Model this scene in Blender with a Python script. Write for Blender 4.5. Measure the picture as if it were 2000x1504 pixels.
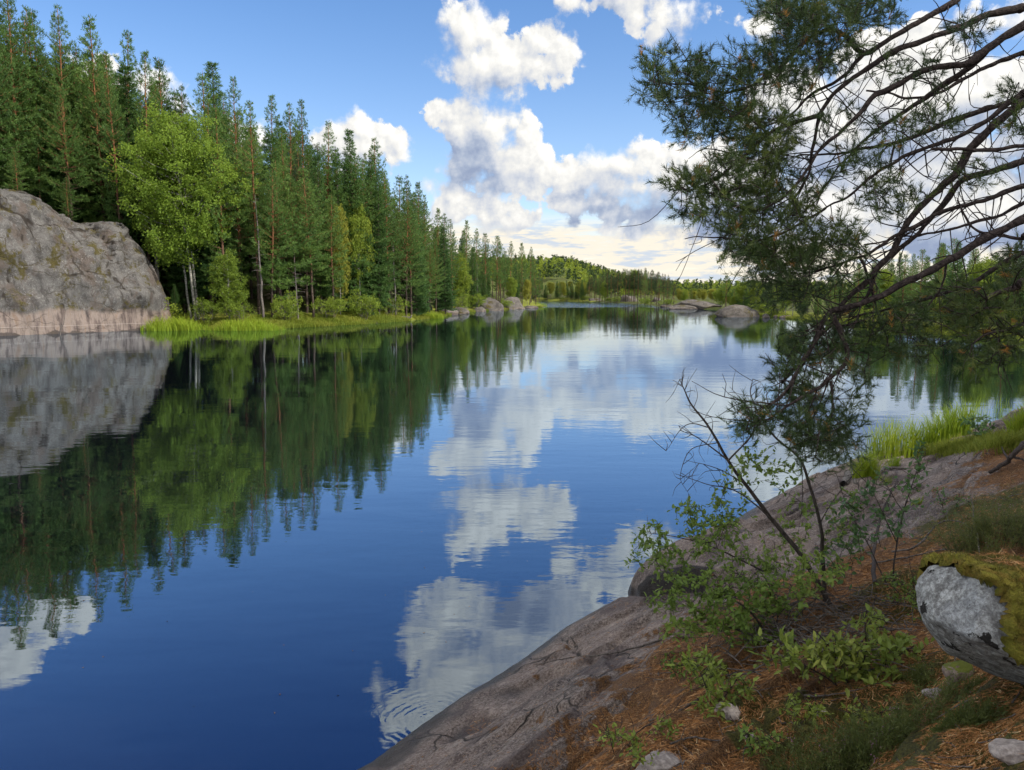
import bpy, math, random
import numpy as np
from mathutils import Vector
R = math.radians
for _o in list(bpy.data.objects):
    bpy.data.objects.remove(_o)
scene = bpy.context.scene
COL = scene.collection

# ------------------------------------------------------------------ camera
CAMH, PITCH, FPX = 4.0, R(6.9), 1500.0
cam_data = bpy.data.cameras.new('camera')
cam_data.sensor_width = 36.0
cam_data.lens = 36.0 * FPX / 2000.0
cam_data.clip_start = 0.05
cam_data.clip_end = 20000
cam = bpy.data.objects.new('camera', cam_data)
cam.location = (0, 0, CAMH)
cam.rotation_euler = (R(90) - PITCH, 0, 0)
COL.objects.link(cam)
scene.camera = cam

# ------------------------------------------------------------------ exposure
scene.view_settings.view_transform = 'Standard'
scene.view_settings.look = 'None'
scene.view_settings.exposure = 0.46
scene.view_settings.gamma = 1.0
scene.view_settings.use_curve_mapping = False
scene.cycles.max_bounces = 8
scene.cycles.diffuse_bounces = 3
scene.cycles.glossy_bounces = 3
scene.cycles.transmission_bounces = 3
scene.cycles.transparent_max_bounces = 8
scene.cycles.sample_clamp_indirect = 6.0
scene.cycles.use_denoising = True
scene.cycles.use_adaptive_sampling = True
scene.cycles.adaptive_threshold = 0.02
scene.cycles.adaptive_min_samples = 10

# ------------------------------------------------------------------ sun
SUN_AZ, SUN_EL = R(112), R(41)          # azimuth clockwise from +Y, seen from above
sun_data = bpy.data.lights.new('sun', 'SUN')
sun_data.energy = 4.6
sun_data.angle = R(0.55)
sun_data.color = (1.0, 0.93, 0.80)
sun = bpy.data.objects.new('sun', sun_data)
SUNV = Vector((math.sin(SUN_AZ) * math.cos(SUN_EL), math.cos(SUN_AZ) * math.cos(SUN_EL), math.sin(SUN_EL)))
sun.rotation_euler = SUNV.to_track_quat('Z', 'Y').to_euler()
sun.location = (40, 10, 60)
COL.objects.link(sun)

# ------------------------------------------------------------------ view geometry helpers
CP, SP = math.cos(PITCH), math.sin(PITCH)
def ray(px, py):
    u, v = (px - 1000.0) / FPX, (752.0 - py) / FPX
    return Vector((u, CP + v * SP, -SP + v * CP))
def at_z(px, py, z=0.0):
    d = ray(px, py); t = (z - CAMH) / d.z
    return Vector((d.x * t, d.y * t, z))
def at_y(px, py, y):
    d = ray(px, py); t = y / d.y
    return Vector((d.x * t, y, CAMH + d.z * t))
def azel(px, py):
    d = ray(px, py).normalized()
    return math.atan2(d.x, d.y), math.asin(d.z)

# ------------------------------------------------------------------ node helper
class NT:
    def __init__(s, tree): s.t = tree
    def n(s, kind, **kw):
        nd = s.t.nodes.new(kind)
        ins = kw.pop('ins', {})
        for k, v in kw.items(): setattr(nd, k, v)
        for k, v in ins.items():
            sk = nd.inputs[k]
            if isinstance(v, bpy.types.NodeSocket): s.t.links.new(v, sk)
            else: sk.default_value = v
        return nd
    def m(s, op, a, b=None, c=None, clamp=False):
        ins = {0: a}
        if b is not None: ins[1] = b
        if c is not None: ins[2] = c
        return s.n('ShaderNodeMath', operation=op, use_clamp=clamp, ins=ins).outputs[0]
    def v(s, op, a, b=None, c=None):
        ins = {0: a}
        if b is not None: ins[1] = b
        if c is not None: ins[2] = c
        nd = s.n('ShaderNodeVectorMath', operation=op, ins=ins)
        return nd.outputs['Value'] if op in ('LENGTH', 'DOT_PRODUCT', 'DISTANCE') else nd.outputs[0]
    def ss(s, x, lo, hi, a=0.0, b=1.0):
        return s.n('ShaderNodeMapRange', interpolation_type='SMOOTHSTEP',
                   ins={'Value': x, 'From Min': lo, 'From Max': hi, 'To Min': a, 'To Max': b}).outputs[0]
    def mix(s, f, a, b, bt='MIX'):
        nd = s.n('ShaderNodeMix', data_type='RGBA', blend_type=bt)
        for i, x in ((0, f), (6, a), (7, b)):
            sk = nd.inputs[i]
            if isinstance(x, bpy.types.NodeSocket): s.t.links.new(x, sk)
            else:
                sk.default_value = x if i == 0 else (tuple(x) + (1.0,) if len(x) == 3 else x)
        return nd.outputs[2]
    def noise(s, vec, scale, detail=4, rough=0.55, dim='3D', out=0, dist=0.0):
        return s.n('ShaderNodeTexNoise', noise_dimensions=dim,
                   ins={'Vector': vec, 'Scale': scale, 'Detail': detail, 'Roughness': rough, 'Distortion': dist}).outputs[out]
    def vor(s, vec, scale, feature='F1', detail=0.0, rough=0.5, rnd=1.0, dim='3D', smooth=None):
        nd = s.n('ShaderNodeTexVoronoi', voronoi_dimensions=dim, feature=feature, normalize=detail > 0)
        for k, x in (('Vector', vec), ('Scale', scale), ('Detail', detail), ('Roughness', rough), ('Randomness', rnd), ('Smoothness', smooth)):
            if x is None or k not in nd.inputs: continue
            if isinstance(x, bpy.types.NodeSocket): s.t.links.new(x, nd.inputs[k])
            else: nd.inputs[k].default_value = x
        return nd.outputs['Distance']
    def ramp(s, f, stops):
        nd = s.n('ShaderNodeValToRGB', ins={0: f})
        cr = nd.color_ramp
        while len(cr.elements) < len(stops): cr.elements.new(0.5)
        for e, (p, c) in zip(cr.elements, stops):
            e.position = p; e.color = tuple(c) + (1.0,)
        return nd.outputs[0]

# ------------------------------------------------------------------ world: sky with cumulus
# cloud puffs as (px, py, rx, ry); m=True: seen as a reflection, so mirrored about the horizon
PUFFS = [
 # upper heart-shaped cumulus
 (893,62,30,44),(925,75,50,58),(965,62,22,28),(900,120,28,30),(950,125,70,52),(1000,120,55,45),(1062,82,38,34),(1098,100,30,34),(1055,125,50,30),(985,160,45,30),(950,178,32,18),
 (826,126,15,9),(845,142,12,7),
 # towering cumulus under it
 (852,208,22,12),(905,202,22,20),(880,225,34,26),(930,225,40,28),(905,260,40,36),(965,255,42,50),(1032,240,18,20),(1020,275,28,34),(940,310,66,50),(900,335,44,30),(960,350,60,30),(1000,325,60,50),(1050,330,34,36),
 (905,330,38,22),(1010,365,60,26),
 # long band
 (1105,345,44,36),(1160,335,50,40),(1220,330,55,38),(1280,318,55,38),(1340,315,64,38),(1410,310,56,34),(1200,372,110,34),(1310,372,120,42),(1440,370,90,60),(1100,385,80,16),
 (1390,430,85,34),(1280,415,110,24),(1400,400,110,50),(1350,448,110,22),(1480,440,80,40),(1125,436,32,15),(1180,450,40,12),(1240,446,50,12),
 # small cumulus by the forest
 (665,258,40,28),(700,248,45,24),(740,272,48,32),(780,298,30,22),(700,300,60,40),(640,270,30,24),
 # low cumulus
 (860,372,30,14),(900,385,42,28),(945,405,44,24),(985,405,24,16),(960,430,66,26),(1010,432,36,24),(870,420,50,24),
 # behind the forest
 (300,170,40,40),(350,210,40,30),(140,112,16,14),(200,170,60,40),(480,270,60,30),
 # bright mass behind the overhanging pine
 (1490,48,26,24),(1475,55,18,14),(1560,200,90,60),(1650,250,130,90),(1780,200,130,110),(1900,180,110,60),(1960,40,70,26),(1750,330,170,70),(1900,430,170,60),(1620,400,140,70),
 (1330,15,45,20),(1290,30,26,32),(1275,60,22,22),(1215,5,40,14),(1325,66,12,26),(1150,12,22,8),
 (2150,200,140,120),(2150,420,140,90),(1800,80,60,30),(1700,120,60,40),
]
MIRR = [
 (880,1195,70,50),(940,1185,55,36),(1000,1240,110,66),(850,1250,80,60),(1100,1190,80,55),(1180,1140,60,40),(1215,1080,26,36),(1100,1110,30,30),(1270,1060,26,26),
 (900,1320,100,70),(1040,1320,110,60),(820,1390,60,40),(790,1425,40,26),(730,1345,20,26),(1250,1150,70,40),(760,1345,24,12),
 (110,1190,60,46),(60,1230,70,26),(20,1280,40,40),(950,1400,120,60),
]
DARKS = [(925,320,80,50,1.0),(1010,345,40,20,.4),(1300,400,160,38,.75),(1390,440,130,44,1.2),(1330,415,150,34,.9),(1480,420,90,50,.9),(1125,440,50,22,1.0),
         (960,165,60,22,.35),(880,80,24,30,.3),(1180,345,60,20,.35),(1210,385,120,18,.6),(960,450,80,16,.35),(1950,470,200,40,.9),(1720,310,120,34,.75),(1860,250,110,34,.6),(1600,330,70,40,.5),(1930,330,90,30,.6),(1780,150,80,24,.4),(1640,210,60,24,.35)]
MDARKS = [(1050,1205,120,60,.9),(930,1250,90,40,.6),(970,1330,70,30,.4),(1180,1120,40,60,.5)]

def build_world():
    w = bpy.data.worlds.new('World'); w.use_nodes = True
    w.cycles.sampling_method = 'MANUAL'; w.cycles.sample_map_resolution = 256
    t = w.node_tree; t.nodes.clear(); N = NT(t)
    sky = N.n('ShaderNodeTexSky', sky_type='NISHITA', sun_disc=False, sun_elevation=SUN_EL, sun_rotation=SUN_AZ,
              altitude=300.0, air_density=1.0, dust_density=0.35, ozone_density=4.0)
    skyc = N.n('ShaderNodeHueSaturation', ins={'Saturation': 1.12, 'Value': 1.58, 'Color': sky.outputs[0]}).outputs[0]
    skyc = N.mix(1.0, skyc, (1.20, 1.03, 1.0), 'MULTIPLY')
    D = N.v('NORMALIZE', N.n('ShaderNodeTexCoord').outputs['Generated'])
    sx = N.n('ShaderNodeSeparateXYZ', ins={0: D})
    az = N.m('ARCTAN2', sx.outputs[0], sx.outputs[1])
    el = N.m('ARCSINE', sx.outputs[2])
    P = N.n('ShaderNodeCombineXYZ', ins={0: az, 1: el, 2: 0.0}).outputs[0]
    deep = N.ramp(el, [(0.0, (1, 1, 1)), (0.19, (1, 1, 1)), (0.34, (.84, .94, 1.0)), (0.62, (.36, .58, .90))])     # clear air is a deeper blue higher up
    skyc = N.mix(1.0, skyc, deep, 'MULTIPLY')
    # thin stratus veil low over the far hills
    ve = N.ss(el, 0.106, 0.072)
    vn = N.noise(N.v('MULTIPLY', P, (5.0, 30.0, 0)), 3.0, 4, 0.6, dim='2D')
    veil = N.m('MULTIPLY', ve, N.ss(vn, 0.2, 0.45, 0.45, 1.0))
    veilc = N.mix(N.ss(vn, 0.50, 0.66), (8.4, 7.8, 6.6), (5.6, 6.2, 7.0))
    base = N.mix(veil, skyc, veilc)
    # shared warps and billows
    wn = N.noise(P, 9.0, 2, 0.5, dim='2D', out=1)
    Pw = N.v('ADD', P, N.v('MULTIPLY_ADD', wn, (0.022, 0.018, 0), (-0.011, -0.009, 0)))
    OFF = (0.016, 0.022, 0)
    Pw1 = N.v('ADD', Pw, OFF)
    def detail(p, pn):
        b = N.vor(p, 24.0, 'F1', 2.0, 0.55, dim='2D')
        n = N.noise(pn, 30.0, 6, 0.62, dim='2D')
        return N.m('ADD', N.m('MULTIPLY_ADD', b, -0.036, 0.0125), N.m('MULTIPLY_ADD', n, 0.040, -0.0185))
    nz0 = detail(Pw, P)
    nz1 = detail(N.v('ADD', Pw, (0.006, 0.008, 0)), N.v('ADD', P, (0.006, 0.008, 0)))
    dn = N.m('SUBTRACT', nz0, nz1)
    soft = N.noise(P, 12.0, 1, 0.5, dim='2D')
    hi = N.ss(soft, 0.35, 0.7, 0.006, 0.024)
    dw = N.v('MULTIPLY_ADD', N.noise(P, 16.0, 4, 0.6, dim='2D', out=1), (1.0, 1.0, 0), (-0.5, -0.5, 0))

    blobs, darks = [], []
    for lst, sg in ((PUFFS, 1), (MIRR, -1)):
        for (x, y, rx, ry) in lst:
            a, e = azel(x, y); blobs.append((a, e * sg, rx * 1.08 / FPX, ry * 1.08 / FPX))
    for lst, sg in ((DARKS, 1), (MDARKS, -1)):
        for (x, y, rx, ry, k) in lst:
            a, e = azel(x, y); darks.append((a, e * sg, rx * 1.15 / FPX, ry * 1.15 / FPX, k * .62))
    SOCK = [('P', 'Vector', P), ('Pw', 'Vector', Pw), ('Pw1', 'Vector', Pw1), ('dw', 'Vector', dw), ('base', 'Color', base),
            ('nz0', 'Float', nz0), ('dn', 'Float', dn), ('hi', 'Float', hi)]
    def sdf(N, p, bl):
        S = None
        for (a, e, rx, ry) in bl:
            r = min(rx, ry)
            q = N.v('MULTIPLY_ADD', p, (1 / rx, 1 / ry, 0), (-a / rx, -e / ry, 0))
            d = N.m('MULTIPLY_ADD', N.v('LENGTH', q), r, -r)
            S = d if S is None else N.m('SMOOTH_MIN', S, d, 0.012)
        return S
    def shade(N, S0, S1, dk, nz0=nz0, dn=dn, hi=hi, base=base, gain=1.0):
        H0 = N.m('SUBTRACT', nz0, S0)
        alpha = N.ss(H0, 0.0, hi)
        L = N.m('MULTIPLY', N.m('SUBTRACT', S1, S0), 11.0)
        dn = N.m('MULTIPLY', dn, N.ss(H0, 0.012, 0.06, 1.0, 0.45))
        lit = N.m('ADD', N.m('ADD', 0.66, L), N.m('MULTIPLY', dn, 22.0))
        if dk is not None: lit = N.m('SUBTRACT', lit, dk)
        cl = N.ramp(lit, [(q, tuple(gain * v for v in c)) for q, c in [(0.0, (2.7, 3.3, 4.7)), (0.22, (3.7, 4.3, 5.5)), (0.48, (5.6, 5.9, 6.5)), (0.72, (7.4, 7.35, 7.15)), (1.0, (9.4, 9.2, 8.7))]])
        return N.n('ShaderNodeBackground', ins={'Color': N.mix(alpha, base, cl), 'Strength': 0.088}).outputs[0]
    W = N
    def region(a0, a1, e0, e1):
        mg = 0.065
        def hit(b): return a0 - b[2] - mg < b[0] < a1 + b[2] + mg and e0 - b[3] - mg < b[1] < e1 + b[3] + mg
        bl = [b for b in blobs if hit(b)]
        if not bl: return W.n('ShaderNodeBackground', ins={'Color': base, 'Strength': 0.088}).outputs[0]
        g = bpy.data.node_groups.new('cloud_region', 'ShaderNodeTree')
        for nm, ty, _ in SOCK: g.interface.new_socket(nm, in_out='INPUT', socket_type='NodeSocket' + ty)
        g.interface.new_socket('Sky', in_out='OUTPUT', socket_type='NodeSocketShader')
        gi, go = g.nodes.new('NodeGroupInput'), g.nodes.new('NodeGroupOutput')
        N = NT(g); P, Pw, Pw1, dw, base, nz0, dn, hi = [gi.outputs[i] for i in range(8)]
        Dk = None
        for d in darks:
            if not hit(d): continue
            a, e, rx, ry, k = d
            q = N.v('ADD', N.v('MULTIPLY_ADD', P, (1 / rx, 1 / ry, 0), (-a / rx, -e / ry, 0)), dw)
            v = N.ss(N.v('LENGTH', q), 1.25, 0.0, 0.0, k)
            Dk = v if Dk is None else N.m('MAXIMUM', Dk, v)
        g.links.new(shade(N, sdf(N, Pw, bl), sdf(N, Pw1, bl), Dk, nz0, dn, hi, base), go.inputs[0])
        nd = W.n('ShaderNodeGroup', node_tree=g)
        for i, (_, _, so) in enumerate(SOCK): W.t.links.new(so, nd.inputs[i])
        return nd.outputs[0]
    def pick(lo, hi_, x, thr):
        return N.n('ShaderNodeMixShader', ins={0: N.m('GREATER_THAN', x, thr), 1: lo, 2: hi_}).outputs[0]
    def tree(cuts, x, mk):
        if len(cuts) == 2: return mk(cuts[0], cuts[1])
        m = len(cuts) // 2
        return pick(tree(cuts[:m + 1], x, mk), tree(cuts[m:], x, mk), x, cuts[m])
    azcuts = [R(-37), R(-13), R(-5.5), R(0), R(6), R(13), R(24), R(46)]
    ecuts = [R(-3), R(7), R(13), R(20), R(40)]
    front = tree(azcuts, az, lambda a0, a1: tree(ecuts, el, lambda e0, e1: region(a0, a1, e0, e1)))
    # everywhere else: broken cumulus from noise alone
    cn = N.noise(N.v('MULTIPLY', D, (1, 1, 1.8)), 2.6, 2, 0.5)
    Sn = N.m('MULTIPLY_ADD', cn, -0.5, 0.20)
    rest = shade(N, Sn, N.m('ADD', Sn, 0.0), None, gain=1.6)      # unseen cloud, made denser and brighter as added fill for the shaded foreground
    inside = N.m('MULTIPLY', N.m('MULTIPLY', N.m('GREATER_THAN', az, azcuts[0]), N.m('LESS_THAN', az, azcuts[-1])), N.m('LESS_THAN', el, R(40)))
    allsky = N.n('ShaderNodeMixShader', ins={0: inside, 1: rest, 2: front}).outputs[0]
    low = N.n('ShaderNodeBackground', ins={'Color': base, 'Strength': 0.088}).outputs[0]
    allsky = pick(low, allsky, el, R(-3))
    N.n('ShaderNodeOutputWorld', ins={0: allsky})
    scene.world = w
build_world()

# ================================================================== numpy helpers
rs = np.random.RandomState(11)
_LAT = np.random.RandomState(3).rand(64, 64, 64).astype(np.float64)
def vnoise(p):
    """value noise in 0..1 on an (N,3) array"""
    p = np.asarray(p, float)
    i = np.floor(p).astype(int); f = p - i; f = f * f * (3 - 2 * f)
    i0 = i & 63; i1 = (i + 1) & 63
    def L(a, b, c): return _LAT[a, b, c]
    x0, y0, z0 = i0.T; x1, y1, z1 = i1.T; fx, fy, fz = f.T
    c00 = L(x0, y0, z0) * (1 - fx) + L(x1, y0, z0) * fx; c10 = L(x0, y1, z0) * (1 - fx) + L(x1, y1, z0) * fx
    c01 = L(x0, y0, z1) * (1 - fx) + L(x1, y0, z1) * fx; c11 = L(x0, y1, z1) * (1 - fx) + L(x1, y1, z1) * fx
    return (c00 * (1 - fy) + c10 * fy) * (1 - fz) + (c01 * (1 - fy) + c11 * fy) * fz
def fbm(p, oct=4, gain=0.5):
    """fractal noise about 0, roughly -0.5..0.5"""
    p = np.asarray(p, float); s = np.zeros(len(p)); a = 1.0; tot = 0
    for k in range(oct):
        s += a * (vnoise(p * 2.0 ** k + 17.3 * k) - 0.5); tot += a; a *= gain
    return s / tot
def xy0(x, y, s): return np.stack([np.ravel(x) * s, np.ravel(y) * s, np.zeros(np.size(x))], 1)
def sstep(x, a, b):
    t = np.clip((x - a) / (b - a), 0, 1); return t * t * (3 - 2 * t)

class MB:
    """collects triangles and quads, then links them as one mesh object"""
    def __init__(s): s.v = []; s.f3 = []; s.f4 = []; s.n = 0; s.a = []; s.m3 = []; s.m4 = []
    def add(s, v, f3=None, f4=None, a=None, mi=0):
        v = np.asarray(v, float).reshape(-1, 3)
        if f3 is not None and len(f3):
            f3 = np.asarray(f3, int).reshape(-1, 3); s.f3.append(f3 + s.n); s.m3.append(np.full(len(f3), mi))
        if f4 is not None and len(f4):
            f4 = np.asarray(f4, int).reshape(-1, 4); s.f4.append(f4 + s.n); s.m4.append(np.full(len(f4), mi))
        a = np.full(len(v), 0.5) if a is None else np.broadcast_to(np.asarray(a, float), (len(v),))
        s.v.append(v); s.a.append(a); s.n += len(v)
    def mesh(s, name, mats, smooth=False, attrs=None):
        me = bpy.data.meshes.new(name)
        V = np.concatenate(s.v) if s.v else np.zeros((0, 3))
        F3 = np.concatenate(s.f3) if s.f3 else np.zeros((0, 3), int)
        F4 = np.concatenate(s.f4) if s.f4 else np.zeros((0, 4), int)
        me.vertices.add(len(V)); me.vertices.foreach_set('co', V.astype(np.float32).ravel())
        me.loops.add(F3.size + F4.size)
        me.loops.foreach_set('vertex_index', np.concatenate([F3.ravel(), F4.ravel()]).astype(np.int32))
        me.polygons.add(len(F3) + len(F4))
        st = np.concatenate([np.arange(len(F3)) * 3, F3.size + np.arange(len(F4)) * 4]).astype(np.int32)
        me.polygons.foreach_set('loop_start', st)
        if len(mats) > 1:
            me.polygons.foreach_set('material_index', np.concatenate(s.m3 + s.m4).astype(np.int32))
        if smooth: me.polygons.foreach_set('use_smooth', np.ones(len(F3) + len(F4), bool))
        me.update(calc_edges=True)
        at = me.attributes.new('var', 'FLOAT', 'POINT'); at.data.foreach_set('value', np.concatenate(s.a).astype(np.float32))
        for k, arr in (attrs or {}).items():
            at = me.attributes.new(k, 'FLOAT', 'POINT'); at.data.foreach_set('value', np.asarray(arr, np.float32))
        for m in mats: me.materials.append(m)
        return me
    def build(s, name, mats, parent=None, smooth=False, attrs=None, **tagk):
        if not isinstance(mats, (list, tuple)): mats = [mats]
        o = bpy.data.objects.new(name, s.mesh(name, mats, smooth, attrs)); COL.objects.link(o)
        if parent is not None: o.parent = parent
        if tagk: tag(o, **tagk)
        return o
def tag(o, label=None, category=None, group=None, kind=None):
    for k, x in (('label', label), ('category', category), ('group', group), ('kind', kind)):
        if x is not None: o[k] = x
    return o
def empty(name, loc, label=None, category=None, group=None, rz=0.0, s=1.0):
    o = bpy.data.objects.new(name, None); o.empty_display_size = 0.2; COL.objects.link(o)
    o.location = loc; o.rotation_euler = (0, 0, rz); o.scale = (s, s, s) if np.isscalar(s) else s
    return tag(o, label, category, group)

def unit(a): return a / np.maximum(np.linalg.norm(a, axis=-1, keepdims=True), 1e-9)
def tube(mb, pts, rad, k=6, a=0.5, mi=0, cap=True):
    """tube along a polyline; rad: one radius per point"""
    P = np.asarray(pts, float); n = len(P); r = np.broadcast_to(np.asarray(rad, float), (n,))
    T = unit(np.gradient(P, axis=0))
    ref = np.array([0.0, 0, 1.0]) if abs(T[:, 2]).mean() < 0.85 else np.array([1.0, 0.1, 0])
    U = unit(np.cross(T, ref)); W = np.cross(T, U)
    th = np.arange(k) * 2 * np.pi / k
    ring = P[:, None] + r[:, None, None] * (np.cos(th)[None, :, None] * U[:, None] + np.sin(th)[None, :, None] * W[:, None])
    i = np.arange(n - 1)[:, None] * k; j = np.arange(k)[None]
    q = np.stack([i + j, i + (j + 1) % k, i + k + (j + 1) % k, i + k + j], -1).reshape(-1, 4)
    f3 = None
    if cap and k > 3:
        f3 = [[(n - 1) * k, (n - 1) * k + t, (n - 1) * k + t + 1] for t in range(1, k - 1)]
    mb.add(ring.reshape(-1, 3), f3, q, a, mi)
def blades(mb, base, d, length, width, a=0.5, rng=rs, mi=0, bend=0.0):
    """thin triangles standing at base along unit direction d"""
    base = np.asarray(base, float); n = len(base); d = unit(np.asarray(d, float))
    length = np.broadcast_to(length, (n,))[:, None]; width = np.broadcast_to(width, (n,))[:, None]
    s = unit(np.cross(d, unit(rng.normal(size=(n, 3)))))
    v = np.empty((n, 3, 3)); v[:, 0] = base - s * width / 2; v[:, 1] = base + s * width / 2; v[:, 2] = base + d * length
    aa = np.repeat(np.broadcast_to(a, (n,)), 3)
    mb.add(v.reshape(-1, 3), np.arange(3 * n).reshape(-1, 3), None, aa, mi)
def leaves(mb, base, d, length, width, a=0.5, rng=rs, mi=0, fold=0.25, up=None):
    """folded diamond leaves"""
    base = np.asarray(base, float); n = len(base); d = unit(np.asarray(d, float))
    length = np.broadcast_to(length, (n,))[:, None]; width = np.broadcast_to(width, (n,))[:, None]
    s = rng.normal(size=(n, 3)) if up is None else np.cross(d, up + 0.5 * rng.normal(size=(n, 3)))
    s = unit(s - (s * d).sum(1, keepdims=True) * d); nn = np.cross(s, d)
    v = np.empty((n, 6, 3))
    v[:, 0] = base; v[:, 1] = base + d * length * .35 + s * width * .5 + nn * width * fold; v[:, 2] = base + d * length * .75 + s * width * .33 + nn * width * fold
    v[:, 3] = base + d * length; v[:, 4] = base + d * length * .75 - s * width * .33 + nn * width * fold; v[:, 5] = base + d * length * .35 - s * width * .5 + nn * width * fold
    o = np.arange(n)[:, None] * 6
    f4 = np.concatenate([o + np.array([[0, 1, 2, 3]]), o + np.array([[0, 3, 4, 5]])])
    mb.add(v.reshape(-1, 3), None, f4, np.repeat(np.broadcast_to(a, (n,)), 6), mi)
def grassblades(mb, base, length, width, lean, a=0.5, rng=rs, bias=(0, 0, 0)):
    """bent two-segment blades"""
    base = np.asarray(base, float); n = len(base)
    length = np.broadcast_to(length, (n,))[:, None]; width = np.broadcast_to(width, (n,))[:, None]
    th = rng.uniform(0, 2 * np.pi, n); h = np.stack([np.cos(th), np.sin(th), 0 * th], 1) * np.abs(rng.normal(lean, lean * .5, n))[:, None] + np.array(bias)
    d1 = unit(h * .5 + np.array([0, 0, 1.0])); d2 = unit(h * 1.8 + np.array([0, 0, 1.0])); d3 = unit(h * 3.6 + np.array([0, 0, 0.8]))
    s = unit(np.cross(d1, rng.normal(size=(n, 3))))
    v = np.empty((n, 7, 3)); p1 = base + d1 * length * .45; p2 = p1 + d2 * length * .33; p3 = p2 + d3 * length * .22
    v[:, 0] = base - s * width / 2; v[:, 1] = base + s * width / 2; v[:, 2] = p1 - s * width * .45; v[:, 3] = p1 + s * width * .45
    v[:, 4] = p2 - s * width * .3; v[:, 5] = p2 + s * width * .3; v[:, 6] = p3
    o = np.arange(n)[:, None] * 7
    mb.add(v.reshape(-1, 3), o + np.array([[4, 5, 6]]), np.concatenate([o + np.array([[0, 1, 3, 2]]), o + np.array([[2, 3, 5, 4]])]), np.repeat(np.broadcast_to(a, (n,)), 7))
def catmull(pts, m=6):
    P = np.asarray(pts, float); P = np.concatenate([[2 * P[0] - P[1]], P, [2 * P[-1] - P[-2]]]); out = []
    for i in range(1, len(P) - 2):
        t = np.linspace(0, 1, m, endpoint=False)[:, None]
        a, b, c, d = P[i - 1], P[i], P[i + 1], P[i + 2]
        out.append(0.5 * (2 * b + (c - a) * t + (2 * a - 5 * b + 4 * c - d) * t ** 2 + (3 * b - a - 3 * c + d) * t ** 3))
    out.append(P[-2][None]); return np.concatenate(out)

# ================================================================== materials
def material(name, fn):
    m = bpy.data.materials.new(name); m.use_nodes = True; t = m.node_tree; t.nodes.clear(); N = NT(t)
    N.n('ShaderNodeOutputMaterial', ins={0: fn(N)}); return m
def principled(N, col, rough=0.8, bump=None, spec=0.3):
    nd = N.n('ShaderNodeBsdfPrincipled', ins={'Base Color': col, 'Roughness': rough, 'Specular IOR Level': spec})
    if bump is not None: N.t.links.new(bump, nd.inputs['Normal'])
    return nd.outputs[0]
def bump(N, h, strength, dist): return N.n('ShaderNodeBump', ins={'Height': h, 'Strength': strength, 'Distance': dist}).outputs[0]
def attr(N, name): return N.n('ShaderNodeAttribute', attribute_name=name).outputs['Fac']
def pos(N): return N.n('ShaderNodeNewGeometry').outputs['Position']
def objc(N): return N.n('ShaderNodeTexCoord').outputs['Object']

def foliage_mat(name, dark, mid, light, trans=0.35, rough=0.6):
    def fn(N):
        v = attr(N, 'var'); rnd = N.n('ShaderNodeObjectInfo').outputs['Random']
        x = N.m('ADD', N.m('MULTIPLY', v, 0.62), N.m('MULTIPLY', rnd, 0.38))
        c = N.ramp(x, [(0.0, dark), (0.5, mid), (1.0, light)])
        d = principled(N, c, rough, spec=0.25)
        tr = N.n('ShaderNodeBsdfTranslucent', ins={'Color': N.mix(0.5, c, light)}).outputs[0]
        return N.n('ShaderNodeMixShader', ins={0: trans, 1: d, 2: tr}).outputs[0]
    return material(name, fn)
def bark_mat(name, lo, hi, z0, z1, scale=(6, 6, 1.2), cdark=0.45):
    def fn(N):
        o = objc(N); z = N.n('ShaderNodeSeparateXYZ', ins={0: o}).outputs[2]
        f = N.ss(N.m('ADD', z, N.m('MULTIPLY', N.noise(o, 0.8, 3), 3.0)), z0, z1)
        n = N.noise(N.v('MULTIPLY', o, scale), 2.0, 6, 0.65)
        c = N.mix(f, lo, hi)
        c = N.mix(N.ss(n, 0.35, 0.6), N.mix(0.75, c, (0.02, 0.016, 0.013)), c)
        return principled(N, c, 0.9, bump(N, n, 0.8, 0.03), 0.2)
    return material(name, fn)
M = {}
M['pine_needles'] = foliage_mat('pine needles', (0.030, 0.066, 0.022), (0.080, 0.152, 0.034), (0.165, 0.245, 0.05))
M['spruce_needles'] = foliage_mat('spruce needles', (0.020, 0.052, 0.018), (0.052, 0.115, 0.028), (0.105, 0.180, 0.038))
M['dark_needles'] = foliage_mat('shaded conifer needles', (0.014, 0.030, 0.014), (0.034, 0.062, 0.024), (0.070, 0.105, 0.034))  # darker copy of the pine needles, with woodland shade put into the colour
M['birch_leaves'] = foliage_mat('birch leaves', (0.075, 0.125, 0.016), (0.16, 0.235, 0.026), (0.29, 0.33, 0.045), 0.45)
M['aspen_leaves'] = foliage_mat('aspen leaves', (0.10, 0.175, 0.024), (0.20, 0.30, 0.035), (0.33, 0.40, 0.06), 0.5)
M['far_leaves'] = foliage_mat('birch leaves in late summer', (0.12, 0.15, 0.025), (0.22, 0.24, 0.03), (0.34, 0.31, 0.05), 0.4)
M['pine_bark'] = bark_mat('pine bark', (0.075, 0.055, 0.045), (0.26, 0.115, 0.052), 5.0, 11.0)
M['spruce_bark'] = bark_mat('spruce bark', (0.09, 0.07, 0.06), (0.12, 0.085, 0.065), 4, 12)
M['birch_bark'] = bark_mat('pale birch bark', (0.20, 0.19, 0.17), (0.36, 0.35, 0.31), 0, 8, (2, 2, 6))
M['twig_grey'] = bark_mat('grey twig bark', (0.13, 0.11, 0.10), (0.17, 0.15, 0.14), 0, 5, (14, 14, 6))

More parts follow.
